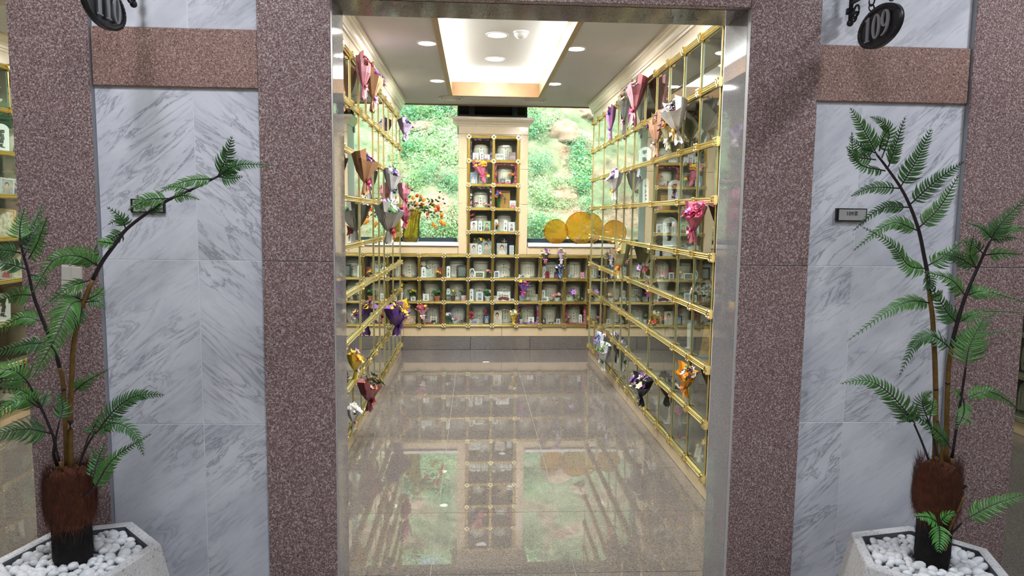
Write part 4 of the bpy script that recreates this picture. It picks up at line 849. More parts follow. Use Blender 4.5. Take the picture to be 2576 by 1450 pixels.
# ------------------------------------------------------------------ keepsakes in the niches
WM = {'B': MBW, 'R': Matrix.Translation((XR, Y0F, 0)) @ Matrix.Rotation(-math.pi/2, 4, 'Z'), 'L': Matrix.Translation((XL, Y0F-12*PY, 0)) @ Matrix.Rotation(math.pi/2, 4, 'Z'),
      'N': Matrix.Translation((-3.235, Y0F-12*PY, 0)) @ Matrix.Rotation(math.pi/2, 4, 'Z'), 'E': Matrix.Translation((3.83, Y0F, 0)) @ Matrix.Rotation(-math.pi/2, 4, 'Z')}
WR = {'B': SKA, 'R': -math.pi/2, 'L': math.pi/2, 'N': math.pi/2, 'E': -math.pi/2}
def at(wall, x, y, z): return WM[wall] @ Vector((x, y, z))
PETAL = {'pink': (226, 120, 150), 'rose': (200, 70, 110), 'red': (180, 36, 52), 'white': (236, 234, 230), 'cream': (238, 224, 190), 'yellow': (240, 200, 60), 'orange': (236, 140, 50), 'purple': (120, 70, 160), 'lilac': (188, 150, 206), 'plum': (78, 34, 60), 'blue': (70, 110, 190), 'grey': (150, 148, 140), 'green': (70, 120, 60), 'magenta': (196, 40, 110), 'navy': (40, 44, 80), 'peach': (230, 180, 150), 'brown': (120, 84, 56)}
for k, v in PETAL.items(): plain('petal_'+k, v, .55, var=.18, scale=40)
PAPER = {'pink': (222, 150, 166), 'dusty': (176, 108, 116), 'mauve': (166, 112, 158), 'peach': (214, 166, 134), 'kraft': (204, 156, 118), 'grey': (196, 196, 190), 'white': (238, 238, 240), 'lilac': (196, 180, 210), 'cream': (206, 202, 150), 'black': (40, 40, 46), 'amber': (226, 160, 44), 'purple': (132, 92, 172), 'yellow': (236, 206, 70), 'rosepink': (196, 104, 132), 'skyblue': (150, 180, 214), 'sand': (220, 190, 150)}
for k, v in PAPER.items(): plain('paper_'+k, v, .5, var=.1, scale=25)
URN = [([(.8, 0), (.94, .015), (1, .08), (1, .7), (.95, .76), (.86, .78)], [(.9, .781), (.94, .8), (.92, .86), (.7, .93), (.3, .965), (.1, .97)]),
       ([(.62, 0), (.72, .015), (.93, .2), (1.03, .42), (.98, .62), (.82, .74), (.76, .76)], [(.84, .761), (.86, .79), (.7, .87), (.3, .93), (.12, .96)]),
       ([(.72, 0), (.8, .012), (.9, .3), (1.0, .62), (1.02, .74), (.92, .79)], [(1.0, .791), (1.03, .81), (1.0, .88), (.85, .92), (.2, .94)]),
       ([(.82, 0), (.95, .02), (1.02, .25), (1.02, .58), (.97, .66)], [(1.0, .661), (1.0, .69), (.9, .82), (.62, .93), (.2, .985)])]
def marks(R, H, v, ink=None):
    rr = random.Random(v*7+3); m = MB(); rad = R*1.012
    def dab(x, z, w, h):
        a0, a1 = (x-w/2)/rad, (x+w/2)/rad; q = lambda a, z, r=rad: (r*math.sin(a), -r*math.cos(a), z)
        m.add([q(a0, z-h/2), q(a1, z-h/2), q(a1, z+h/2), q(a0, z+h/2)], [(0, 1, 2, 3)])
    def glyph(x, z, s):
        for k in range(rr.randint(4, 6)): dab(x+rr.uniform(-.3, .3)*s, z+rr.uniform(-.4, .4)*s, *[q*s for q in rr.choice(((.75, .11), (.11, .6), (.5, .11), (.11, .4)))])
    for k in range(3): glyph(0, H*(.56-.15*k), R*.24)
    for s in (-1, 1): dab(s*R*.3, H*.4, R*.03, H*.44)
    if v % 2:
        for s in (-1, 1):
            for k in range(6): glyph(s*R*.44, H*(.58-.07*k), R*.09)
    if v % 3 == 0: dab(0, H*.7, R*.05, H*.09); dab(0, H*.71, R*.16, H*.025)
    return m
def urn(wall, x, y, z, v, R, H, label, group, mat='ceramic', dl=0):
    t = thing('urn', label, 'urn', at(wall, x, y, z), (0, 0, WR[wall]+dl), group); b, l = URN[v]
    ob('body', cached(('ub', v, R, H, mat), lambda: flip_smooth(MB().lathe([(r*R, q*H) for r, q in b], 22).mesh('body', mat))), t)
    ob('lid', cached(('ul', v, R, H, mat), lambda: flip_smooth(MB().lathe([(r*R, q*H) for r, q in l], 22).mesh('lid', mat))), t)
    wv = {0: 1.0, 1: .98, 2: .93, 3: 1.02}[v]; lv = random.randrange(4)
    ob('lettering', cached(('um', v, lv, R, H), lambda: marks(R*(wv+.01), H, lv).mesh('lettering', 'ink')), t)
    return t
def photo(wall, x, y, z, w, h, kind, frame, bgc, label, lean=9, oval=False, turn=0):
    t = thing('framed_photo' if frame else 'photo_card', label, 'photo', at(wall, x, y, z), (R_(-lean), 0, 0)); t.rotation_mode = 'ZXY'; t.rotation_euler = (R_(-lean), 0, WR[wall]+turn)
    if frame: plain('frame_'+frame, {'white': (232, 232, 228), 'black': (30, 28, 28), 'brown': (96, 62, 40), 'gold': (170, 136, 70), 'silver': (190, 190, 192), 'pink': (214, 140, 160), 'blue': (130, 190, 214), 'wine': (120, 34, 44), 'oak': (204, 160, 90)}[frame], .35)
    f = (.012 if not oval else .01) if frame else 0
    if frame == 'black' and w > .08: f = .02
    if oval:
        n = 24; el = lambda a, b: [(a*math.cos(2*math.pi*k/n), h/2+b*math.sin(2*math.pi*k/n)) for k in range(n)]
        ob('frame', MB().ring(el(w/2, h/2), el(w/2-f, h/2-f), -.006, .004).mesh('frame', 'frame_'+frame), t); pm = MB().extrude(el(w/2-f+.001, h/2-f+.001), -.002, .002)
    else:
        if frame: q = lambda d: [(-w/2+d, d), (w/2-d, d), (w/2-d, h-d), (-w/2+d, h-d)]; ob('frame', MB().ring(q(0), q(f), -.006, .006).mesh('frame', 'frame_'+frame), t)
        pm = MB().box(-w/2+f*.95, w/2-f*.95, -.0015, .0015, f*.95, h-f*.95)
    o = ob('photo', pm.mesh('photo', 'photo_'+kind, uvq=lambda c: ((c.x+w/2-f)/(w-2*f), (c.z-f)/(h-2*f))), t); o.color = srgb(*bgc)
    return t
def tablet(wall, x, y, z, w, h, label, mat='tablet_white', lean=4, turn=0):
    t = thing('memorial_tablet', label, 'tablet', at(wall, x, y, z)); t.rotation_mode = 'ZXY'; t.rotation_euler = (R_(-lean), 0, WR[wall]+turn)
    def f():
        pts = [(-w/2, .006), (w/2, .006), (w/2, h-w*.4)]+[(w/2*math.cos(math.pi*k/8), h-w*.4+w*.4*math.sin(math.pi*k/8)) for k in range(1, 8)]+[(-w/2, h-w*.4)]
        return MB().extrude(pts, -.005, .005).mesh('board', mat)
    ob('board', cached(('tb', w, h, mat), f), t); ob('base', cached(('tbb', w, mat), lambda: MB().slab(-w*.65, w*.65, -.016, .016, 0, .007, .0015).mesh('base', mat)), t)
    def g_():
        rr = random.Random(int(w*1e4)); m = MB()
        for k in range(5):
            for j in range(3): a = rr.choice((.5, .12))*w*.55; b = rr.choice((.1, .45))*w*.55; cx, cz = rr.uniform(-.1, .1)*w, h*(.72-.13*k)+rr.uniform(-.12, .12)*w; m.add([(cx-a/2, -.0056, cz-b/2), (cx+a/2, -.0056, cz-b/2), (cx+a/2, -.0056, cz+b/2), (cx-a/2, -.0056, cz+b/2)], [(0, 1, 2, 3)])
        return m.mesh('lettering', 'ink')
    ob('lettering', cached(('tbl', w, h), g_), t); return t
def bloom_mesh(col, petals=6):
    def f():
        m = MB()
        for k in range(petals):
            a = 2*math.pi*k/petals; c, s = math.cos(a), math.sin(a); p = lambda r, t_, z: (r*c-t_*s, r*s+t_*c, z)
            m.add([p(.1, 0, .1), p(.55, -.32, .32), p(.62, 0, .22), p(.55, .32, .32), p(1, 0, .45)], [(0, 1, 2), (0, 2, 3), (1, 4, 2), (3, 2, 4)])
        m.ball((0, 0, .2), .3, 0, 6, 4); return m
    return cached(('bloom', col, petals), f)
def add_bloom(m, c, r, d, mi):
    q = Vector(d).to_track_quat('Z', 'Y').to_matrix().to_4x4(); s = len(m.v); b = bloom_mesh('x'); M = Matrix.Translation(c) @ q @ Matrix.Scale(r, 4)
    m.add([M @ Vector(v) for v in b.v], b.f, mi)
def posy(wall, x, y, z, cols, label, h=.1, r=.05, pot=None, n=9, name='flower_posy', br=.016, leafy=True, seed=None):
    """a small bunch standing (or in a pot) at the given spot"""
    rr = random.Random(seed if seed is not None else int((x*1000+z*777+y*31) % 99991)); t = thing(name, label, 'flowers' if cols[0] != 'green' else 'plant', at(wall, x, y, z), (0, 0, WR[wall])); ph = 0
    if pot:
        plain('pot_'+pot, {'terracotta': (206, 124, 92), 'white': (232, 230, 224), 'brown': (92, 60, 42), 'grey': (120, 118, 112)}[pot], .5); ph = h*.45
        ob('pot', flip_smooth(MB().lathe([(r*.48, 0), (r*.68, ph*.8), (r*.74, ph*.8), (r*.74, ph), (r*.62, ph), (r*.6, ph*.9)], 14).mesh('pot', 'pot_'+pot)), t)
    m = MB(); s = MB(); mats = ['petal_'+c for c in cols]
    for k in range(n):
        a = rr.random()*6.283; q = rr.random()**.5; c = Vector((r*q*math.cos(a), r*.7*q*math.sin(a), ph+(h-ph)*(.55+.45*rr.random()*(1.1-q*.5)))); d = Vector((c.x*2, c.y*2-.03, .05)).normalized()
        if cols[0] == 'green' and k < n*.8:
            e = c+Vector((rr.uniform(-1, 1), rr.uniform(-1, 1), rr.uniform(0, 1)))*br; w_ = Vector((rr.uniform(-1, 1), rr.uniform(-1, 1), 0)).normalized()*br*.3; m.add([c-(e-c), c+w_, e, c-w_], [(0, 1, 2, 3)], 0)
        else: add_bloom(m, c, br*rr.uniform(.8, 1.2), d, rr.randrange(len(cols)))
        s.tube([(0, 0, ph*.9), c*.5+Vector((0, 0, ph*.3)), c], .0012, 4)
    if leafy:
        for k in range(7): a = rr.random()*6.28; c = Vector((r*.5*math.cos(a), r*.4*math.sin(a), ph+(h-ph)*.35)); e = c+Vector((math.cos(a), math.sin(a), .5))*r*.5; w_ = Vector((-math.sin(a), math.cos(a), 0))*r*.16; s.add([c, (c+e)*.5+w_, e, (c+e)*.5-w_], [(0, 1, 2, 3)])
    ob('leaves' if cols[0] == 'green' else 'blooms', m.mesh('blooms', mats), t); ob('stems', s.mesh('stems', 'green_leaf'), t); return t
def wreath(wall, x0, x1, z0, z1, y, cols, label, sides='LRTB', br=.013):
    rr = random.Random(int(x0*5000)); t = thing('flower_wreath', label, 'wreath', at(wall, (x0+x1)/2, y, z0), (0, 0, WR[wall])); m = MB(); w, h = x1-x0, z1-z0; k = 0; q = []
    step = br*1.15
    for s in sides:
        L = h if s in 'LR' else w
        for i in range(int(L/step)+1): u = i*step; q.append({'L': (-w/2, u), 'R': (w/2, u), 'T': (-w/2+u, h), 'B': (-w/2+u, 0)}[s])
    for (a, b) in q: add_bloom(m, (a*.96+rr.uniform(-.004, .004), rr.uniform(-.006, .006), min(max(b, br*.6), h-br*.6)+rr.uniform(-.004, .004)), br*rr.uniform(.8, 1.15), (rr.uniform(-.4, .4), -1, rr.uniform(-.3, .4)), rr.randrange(len(cols)))
    ob('blooms', m.mesh('blooms', ['petal_'+c for c in cols]), t)
    g2 = MB(); pts = [(-w/2*.95, .008, .004), (w/2*.95, .008, .004), (w/2*.95, .008, h-.004), (-w/2*.95, .008, h-.004), (-w/2*.95, .008, .004)]
    if sides == 'LRTB': g2.tube(pts, .003, 5)
    else: g2.tube([(-w/2*.95, .008, .03), (-w/2*.95, .008, h-.004), (w/2*.95, .008, h-.004), (w/2*.95, .008, .03)], .003, 5)
    ob('wire', g2.mesh('wire', 'green_leaf'), t)
def bouquet(wall, x, z, h, w, paper, cols, ribbon, label, tilt=0, paper2=None, n=10, br=.02, flare=1.0, y0=-.018, tail=.3, side=0, sprigs=False):
    """wrapped bunch hung on the glass: stems down, blooms up, leaning by tilt degrees"""
    rr = random.Random(int(abs(x)*9973+abs(z)*131)); n = int(n*1.4); br *= 1.2; t = thing('hung_bouquet', label, 'bouquet', at(wall, x, y0, z))
    t.rotation_mode = 'ZXY'; t.rotation_euler = (0, R_(tilt), WR[wall]); N_ = 22; dep = .55; rmax = w/2*dep
    m = MB(); k0 = (-.5+tail)*h
    def sheet(ac, span, top, mi, rad, nc=8):
        """one folded sheet of paper rolled round the stems, with two raised corners"""
        vs = []; zs = [(-.5, .17), (-.5+tail*.55, .12), (-.5+tail, .06), (-.5+tail+.09, .17), (-.5+tail+.3, .34), (top, .5*flare)]; jit = [rr.uniform(-.1, .1) for _ in range(nc+1)]
        for j, (q, r) in enumerate(zs):
            for c in range(nc+1):
                u = c/nc*2-1; a = ac+u*span; f = 1+(jit[c]+(.07 if c % 2 else -.07))*min(1, .3+j*.17); zz = q*h
                if j == 5: zz += h*(.11*abs(u)**1.5-.05+.04*jit[c]*8)+side*-.06*h*math.cos(a)
                if j == 0: zz += h*(.05*math.sin(c*2.1))
                R = r*w*f*rad; vs.append((R*math.cos(a)*(1+.15*abs(u)*(j == 5)), -rmax+dep*R*math.sin(a), zz))
        fs = [(j*(nc+1)+c, j*(nc+1)+c+1, (j+1)*(nc+1)+c+1, (j+1)*(nc+1)+c) for j in range(5) for c in range(nc)]
        m.add(vs, fs, mi)
    sheet(math.pi/2, 2.0, .5, 0, 1.0); sheet(-math.pi/2-.75, 1.15, .3, 1 if paper2 else 0, 1.06, 6); sheet(-math.pi/2+.75, 1.15, .26, 0, 1.1, 6)
    wm = ['cellophane' if paper == 'clear' else 'paper_'+paper]+(['paper_'+paper2] if paper2 else []); ob('wrapper', m.mesh('wrapper', wm), t)
    b = MB(); st = MB()
    for k in range(n):
        a = rr.random()*6.283; q = rr.random()**.6; c = Vector((w*.44*flare*q*math.cos(a)+side*w*.22, -rmax*1.12+dep*w*.38*q*math.sin(a)-.004, h*(.33+.17*rr.random()-.1*q+(.08 if math.sin(a) > 0 else -.05))))
        add_bloom(b, c, br*rr.uniform(.75, 1.25), (c.x*3, -.35-rr.random()*.5, .6), rr.randrange(len(cols))); st.tube([(0, -rmax, -h*.3), (c.x*.5, -rmax, 0), c], .0014, 4)
    for k in range(6): a = rr.random()*6.28; c = Vector((w*.4*math.cos(a), -rmax*1.2, h*(.3+.12*rr.random()))); e = c+Vector((rr.uniform(-1, 1), -.3, rr.uniform(0, 1)))*w*.2; s = Vector((.3, 0, -.3))*w*.06; st.add([c, (c+e)*.5+s, e, (c+e)*.5-s], [(0, 1, 2, 3)])
    ob('blooms', b.mesh('blooms', ['petal_'+c for c in cols]), t); ob('stems', st.mesh('stems', 'green_leaf'), t)
    if ribbon:
        r = MB(); zc = (-.5+tail)*h; plain('ribbon_'+ribbon, PETAL.get(ribbon, (200, 170, 90)) if ribbon != 'gold' else (196, 160, 80), .4)
        for s in (-1, 1):
            r.add([(0, -rmax-.02*w, zc), (s*w*.2, -rmax-.14*w, zc+w*.12), (s*w*.3, -rmax-.1*w, zc), (s*w*.2, -rmax-.14*w, zc-w*.1)], [(0, 1, 2, 3)]); r.add([(0, -rmax-.09*w, zc), (s*w*.06, -rmax-.1*w, zc), (s*w*.2, -rmax-.1*w, zc-h*.2), (s*w*.1, -rmax-.1*w, zc-h*.22)], [(0, 1, 2, 3)])
        r.ball((0, -rmax-.08*w, zc), w*.06, 0, 8, 6); ob('ribbon', r.mesh('ribbon', 'ribbon_'+ribbon), t)
    return t
def figurine(wall, x, y, z, h, label, mat='ceramic_white'):
    t = thing('figurine', label, 'figurine', at(wall, x, y, z), (0, 0, WR[wall]))
    ob('robe', flip_smooth(MB().lathe([(.3*h, 0), (.26*h, .15*h), (.16*h, .5*h), (.13*h, .66*h), (.06*h, .72*h)], 12).mesh('robe', mat)), t); ob('head', MB().ball((0, 0, .84*h), .13*h, 0, 10, 8).mesh('head', mat, True), t)
    m = MB()
    for s in (-1, 1): m.add([(0, .1*h, .62*h), (s*.3*h, .16*h, .85*h), (s*.36*h, .16*h, .5*h), (s*.12*h, .12*h, .36*h)], [(0, 1, 2, 3)])
    ob('wings', m.mesh('wings', mat), t)
def stand(wall, x, y, z, label, w=.05):
    t = thing('offering_table', label, 'table', at(wall, x, y, z), (0, 0, WR[wall])); plain('dark_lacquer', (40, 26, 26), .25)
    ob('top', MB().slab(-w/2, w/2, -.016, .016, .02, .024, .001).mesh('top', 'dark_lacquer'), t)
    for s in (-1, 1):
        for q in (-1, 1): ob('leg', MB().box(s*w*.4-.002, s*w*.4+.002, q*.012-.002, q*.012+.002, 0, .02).mesh('leg', 'dark_lacquer'), t)

# --- back wall: what stands in each niche. x, depth and size in metres from the niche centre and floor
ROW = {2: 'upper back row', 1: 'middle back row', 0: 'bottom back row'}
gB = 'urns in the back wall niches'
def wh(c, r): return '%s niche along, %s' % (ORD[c], ROW[r])
def bn(c, r): return (bxs[0]+BP*(c+.5), BZ0+BZP*r+.0072)
URNV = {(0, 2): 3, (1, 2): 0, (2, 2): 0, (3, 2): 2, (4, 2): 3, (5, 2): 0, (6, 2): 0, (7, 2): 0, (0, 1): 0, (1, 1): 2, (2, 1): 0, (3, 1): 3, (4, 1): 0, (5, 1): 0, (6, 1): 2, (7, 1): 0, (0, 0): 3, (1, 0): 0, (2, 0): 1, (3, 0): 2, (4, 0): 3, (5, 0): 0, (6, 0): 2, (7, 0): 0}
for (c, r), v in URNV.items():
    x, z = bn(c, r); dx = {(3, 0): -.0, (4, 0): .02, (2, 0): .02, (5, 1): .02, (0, 1): .02}.get((c, r), random.uniform(-.01, .015))
    urn('B', x+dx, .215, z, v, .088, .205, 'pale lidded urn, '+wh(c, r), gB, 'ceramic' if v != 1 else 'ceramic_white')
def Bp(c, r, dx, w, h, kind, frame, bgc, d, y=.045, **k): x, z = bn(c, r); photo('B', x+dx, y, z, w, h, kind, frame, bgc, d+', '+wh(c, r), **k)
def Bt(c, r, dx, w, h, d='white name tablet', y=.05, mat='tablet_white'): x, z = bn(c, r); tablet('B', x+dx, y, z, w, h, d+', '+wh(c, r), mat)
def Bf(c, r, dx, cols, d, h=.08, rr=.04, pot=None, n=8, y=.05, z=0, **k): x, zz = bn(c, r); posy('B', x+dx, y, zz+z, cols, d+', '+wh(c, r), h, rr, pot, n, **k)
# upper row
Bf(0, 2, -.03, ['red', 'pink'], 'low red flowers', .035, .05, n=7, br=.01); Bf(0, 2, .07, ['white', 'lilac'], 'small white flowers', .05, .03, n=6, br=.009)
Bf(1, 2, -.085, ['white', 'cream'], 'white lilies', .21, .04, n=5, br=.026, y=.09); Bt(1, 2, -.09, .05, .125, 'pale blue-white tablet'); Bp(1, 2, -.03, .07, .1, 'scene', None, (190, 200, 190), 'pale leafy photo card'); Bp(1, 2, .09, .06, .115, 'pair', 'wine', (180, 60, 50), 'red framed couple photo', y=.06); Bf(1, 2, .06, ['orange', 'yellow'], 'orange and yellow flowers', .085, .035, n=7, br=.018, y=.03)
Bt(2, 2, -.085, .042, .135, 'white tablet with a cross'); Bp(2, 2, .065, .115, .145, 'scene', 'black', (110, 118, 112), 'wide black framed photo')
Bp(3, 2, -.09, .062, .11, 'group', 'white', (90, 90, 96), 'white oval framed photo', oval=True); Bp(3, 2, -.01, .105, .075, 'pair', 'white', (90, 140, 80), 'green garden photo', y=.035); Bf(3, 2, .09, ['peach', 'pink'], 'peach dried flowers', .11, .035, n=6, y=.08)
Bp(4, 2, -.085, .06, .08, 'pair', 'white', (80, 120, 170), 'small blue seaside photo'); x, z = bn(4, 2); stand('B', x+.02, .06, z, 'tiny dark offering table, '+wh(4, 2)); Bf(4, 2, .09, ['red', 'brown'], 'dark red blossom', .17, .03, n=3, y=.12)
x, z = bn(5, 2); stand('B', x+.06, .05, z, 'small dark offering table, '+wh(5, 2), .07); figurine('B', x-.1, .05, z, .05, 'tiny white angel, '+wh(5, 2)); Bp(5, 2, -.06, .05, .05, 'pair', 'silver', (170, 150, 120), 'round silver framed photo', oval=True)
Bt(6, 2, -.09, .04, .14, 'grey-white tablet'); Bt(6, 2, -.055, .05, .085, 'dark red tablet', mat='petal_deepred' if 'petal_deepred' in MATS else 'deep_red', y=.035); Bp(6, 2, .06, .07, .075, 'pair', None, (60, 60, 66), 'dark couple photo card')
Bp(7, 2, .075, .045, .075, 'portrait', 'pink', (220, 180, 200), 'pink framed portrait'); Bf(7, 2, -.045, ['blue', 'white'], 'small blue flowers', .05, .03, n=6, br=.01); Bf(7, 2, .06, ['white', 'pink'], 'tiny pale blossoms', .022, .03, n=6, br=.008, y=.03)
# middle row
Bf(0, 1, -.08, ['yellow', 'orange'], 'tall yellow sunflowers in a white pot', .21, .05, 'white', 6, br=.034, y=.06); Bf(0, 1, .05, ['green', 'yellow'], 'bushy green plant', .13, .045, 'grey', 60, y=.06); Bp(0, 1, .065, .052, .05, 'scene', 'white', (150, 150, 150), 'small white landscape frame', y=.03)
Bp(1, 1, -.065, .065, .08, 'portrait', 'white', (225, 225, 220), 'white framed portrait'); Bf(1, 1, .06, ['green'], 'round green bush in a terracotta pot', .125, .05, 'terracotta', 90)
Bt(2, 1, -.085, .042, .14, 'white rounded tablet', y=.07); Bp(2, 1, -.085, .05, .075, 'pair', None, (80, 100, 90), 'dark green pair photo', y=.035); Bf(2, 1, -.03, ['yellow', 'green'], 'yellow flowers in a dark pot', .125, .035, 'brown', 7); Bf(2, 1, .075, ['green', 'brown'], 'dark leafy twig', .14, .03, 'white', 40); Bp(2, 1, .085, .048, .065, 'scene', 'pink', (200, 170, 180), 'pink framed photo', y=.03)
Bt(3, 1, -.095, .042, .14, 'white rounded tablet'); Bp(3, 1, -.005, .075, .105, 'portrait', 'white', (150, 175, 200), 'white framed portrait in a suit', y=.035); Bf(3, 1, .085, ['green', 'white'], 'pale succulent in a white pot', .125, .05, 'white', 60, br=.024)
Bp(4, 1, -.005, .145, .11, 'group', None, (236, 234, 232), 'large white family group photo', y=.035); Bp(4, 1, -.1, .045, .06, 'portrait', None, (190, 190, 190), 'pale portrait card', y=.05); Bp(4, 1, .085, .05, .032, 'portrait', None, (220, 215, 210), 'small portrait card', y=.03)
Bp(5, 1, -.065, .06, .065, 'portrait', 'silver', (170, 200, 226), 'pale blue portrait', y=.05); Bp(5, 1, .07, .085, .08, 'pair', None, (150, 160, 130), 'bent glossy couple photo', y=.06)
Bt(6, 1, -.09, .042, .13, 'white rounded tablet', y=.07); Bp(6, 1, -.08, .08, .055, 'pair', 'white', (200, 196, 190), 'white framed photo of two men', y=.03); Bf(6, 1, .065, ['pink', 'peach'], 'pink carnations', .09, .045, 'white', 8, br=.022); Bf(6, 1, .0, ['brown', 'red'], 'dark red blossoms in a brown tray', .035, .03, 'brown', 6, br=.008)
Bf(7, 1, -.02, ['purple', 'lilac'], 'large purple daisies', .16, .085, n=5, br=.034, y=.035); Bp(7, 1, -.06, .115, .08, 'scene', 'gold', (196, 206, 190), 'gold framed pale landscape', y=.025); Bf(7, 1, .04, ['yellow', 'green'], 'yellow round blossoms', .055, .045, n=8, br=.015, y=.04); Bp(7, 1, .085, .04, .06, 'portrait', 'black', (90, 90, 90), 'small black framed portrait', y=.1)
# bottom row
x, z = bn(0, 0); photo('B', x+.03, .05, z, .12, .09, 'scene', None, (226, 190, 160), 'peach card painted in place of a glass reflection, '+wh(0, 0), lean=14)  # peach sheet imitates a reflection in the niche glass
wreath('B', bn(1, 0)[0]-.115, bn(1, 0)[0]+.115, bn(1, 0)[1], bn(1, 0)[1]+.238, .028, ['red', 'white', 'rose', 'green'], 'square wreath of red and white flowers, '+wh(1, 0), br=.016); Bp(1, 0, .02, .075, .09, 'pair', None, (214, 210, 206), 'white wedding photo', y=.05); Bp(1, 0, -.06, .07, .06, 'pair', None, (180, 150, 140), 'two smiling faces photo', y=.04)
Bf(2, 0, -.085, ['purple', 'red', 'white'], 'purple, red and white flowers', .135, .05, n=12, br=.02); Bf(2, 0, -.01, ['pink', 'white'], 'pink and white posy in a glass', .075, .04, 'white', 8, br=.014); Bf(2, 0, .075, ['rose', 'magenta'], 'lying pink wrapped posy', .045, .05, n=7, br=.013, y=.03)
Bf(3, 0, -.1, ['red'], 'red carnation', .14, .03, n=4, br=.03); Bf(3, 0, .07, ['red'], 'deep red carnation behind the portrait', .165, .03, n=3, br=.028, y=.08); Bp(3, 0, -.065, .1, .06, 'group', 'silver', (190, 205, 220), 'pale blue group photo', y=.03); Bp(3, 0, .075, .068, .105, 'portrait', 'black', (60, 96, 160), 'blue portrait of a suited sitter')
Bp(4, 0, -.075, .105, .155, 'portrait', None, (216, 200, 170), 'large colour portrait of a smiling elder', y=.04)
wreath('B', bn(5, 0)[0]-.115, bn(5, 0)[0]+.115, bn(5, 0)[1], bn(5, 0)[1]+.238, .028, ['purple', 'lilac', 'magenta'], 'square wreath of purple flowers, '+wh(5, 0), br=.017); Bp(5, 0, .04, .07, .08, 'portrait', 'white', (230, 225, 220), 'white tilted portrait', y=.05); Bf(5, 0, -.07, ['yellow', 'green'], 'single sunflower', .12, .03, 'white', 3, br=.026, y=.06)
Bf(6, 0, .02, ['yellow', 'cream'], 'crown of yellow flowers over the urn', .03, .085, n=16, br=.016, y=.14, z=.19); Bp(6, 0, -.085, .042, .065, 'portrait', 'black', (220, 220, 220), 'small black and white portrait'); x, z = bn(6, 0); stand('B', x+.0, .05, z, 'small dark offering table, '+wh(6, 0)); Bp(6, 0, .08, .045, .06, 'pair', 'silver', (150, 140, 150), 'small silver framed photo')
wreath('B', bn(7, 0)[0]-.115, bn(7, 0)[0]+.115, bn(7, 0)[1], bn(7, 0)[1]+.238, .028, ['pink', 'rose', 'pink'], 'square wreath of pink flowers, '+wh(7, 0), br=.017); Bt(7, 0, .065, .036, .11, 'pale blue tablet'); Bf(7, 0, -.085, ['pink', 'green'], 'pink and green flowers', .11, .03, n=8, br=.016)
# tower niches
def tn(c, r): return (bxs[3]+BP*(c+.5), BZ0+BZP*(3+r)+.0072)
TR = ['lowest', 'second lowest', 'middle', 'second highest', 'topmost']
def tw(c, r): return '%s tower niche, %s side' % (TR[r], 'vase' if c == 0 else 'plate')
gT = 'urns in the tower niches'
for (c, r, v) in ((0, 4, 0), (1, 4, 0), (1, 3, 2), (0, 2, 0), (0, 1, 0), (1, 1, 0), (0, 3, 0), (0, 0, 3)):
    x, z = tn(c, r); urn('B', x, .215, z, v, .086, .2, 'pale lidded urn, '+tw(c, r), gT)
def Tp(c, r, dx, w, h, kind, frame, bgc, d, y=.045, **k): x, z = tn(c, r); photo('B', x+dx, y, z, w, h, kind, frame, bgc, d+', '+tw(c, r), **k)
def Tt(c, r, dx, w, h, d='white name tablet', y=.05): x, z = tn(c, r); tablet('B', x+dx, y, z, w, h, d+', '+tw(c, r))
def Tf(c, r, dx, cols, d, h=.08, rr=.04, pot=None, n=8, y=.05, z=0, **k): x, zz = tn(c, r); posy('B', x+dx, y, zz+z, cols, d+', '+tw(c, r), h, rr, pot, n, **k)
x, z = tn(0, 4); wreath('B', x-.115, x+.115, z, z+.236, .03, ['lilac', 'purple', 'green'], 'garland of purple flowers and leaves, '+tw(0, 4), 'LRT'); Tp(0, 4, -.06, .065, .085, 'portrait', 'white', (210, 214, 214), 'white framed portrait'); Tt(0, 4, .005, .04, .1); Tp(0, 4, .065, .06, .07, 'portrait', 'silver', (190, 200, 210), 'portrait in a dark suit')
Tp(1, 4, -.065, .12, .08, 'pair', 'white', (190, 196, 190), 'white scalloped frame with a couple'); Tp(1, 4, .075, .075, .1, 'group', None, (120, 90, 90), 'crowded family photo card'); 
Tp(0, 3, -.085, .085, .13, 'portrait', 'silver', (60, 110, 190), 'blue portrait of a man in a scarf', y=.04); Tf(0, 3, .07, ['orange', 'yellow'], 'orange and yellow lilies', .15, .045, n=5, br=.026, y=.03)
x, z = tn(1, 3); wreath('B', x-.115, x+.115, z, z+.236, .03, ['pink', 'rose', 'magenta', 'orange'], 'square wreath of pink flowers, '+tw(1, 3), br=.018); Tf(1, 3, .07, ['orange'], 'orange lily', .17, .02, n=2, br=.03, y=.08); Tp(1, 3, -.03, .055, .07, 'portrait', 'black', (80, 80, 84), 'arched black framed portrait', y=.05); Tp(1, 3, .03, .05, .055, 'pair', 'silver', (110, 110, 110), 'small silver framed couple', y=.045)
x, z = tn(0, 2); wreath('B', x-.115, x+.115, z, z+.236, .03, ['white', 'plum', 'pink', 'green'], 'dark wreath with white and plum flowers, '+tw(0, 2), 'LRT', br=.016); Tf(0, 2, .06, ['cream', 'pink'], 'cream flowers', .06, .05, n=10, br=.014, y=.035); Tf(0, 2, -.07, ['plum', 'magenta'], 'plum flowers', .07, .04, n=7, br=.014, y=.04)
x, z = tn(1, 2); t = thing('urn_box', 'gilded wooden urn box, '+tw(1, 2), 'urn', at('B', x, .14, z), (0, 0, SKA)); ob('body', MB().slab(-.058, .058, -.05, .05, 0, .18, .004).mesh('body', 'gold_box'), t); ob('lid', MB().slab(-.062, .062, -.054, .054, .1805, .2, .004).mesh('lid', 'gold_box'), t); ob('lettering', MB().box(-.004, .004, -.0512, -.0502, .05, .13).box(-.014, .014, -.0512, -.0502, .1, .106).mesh('lettering', 'ink'), t)
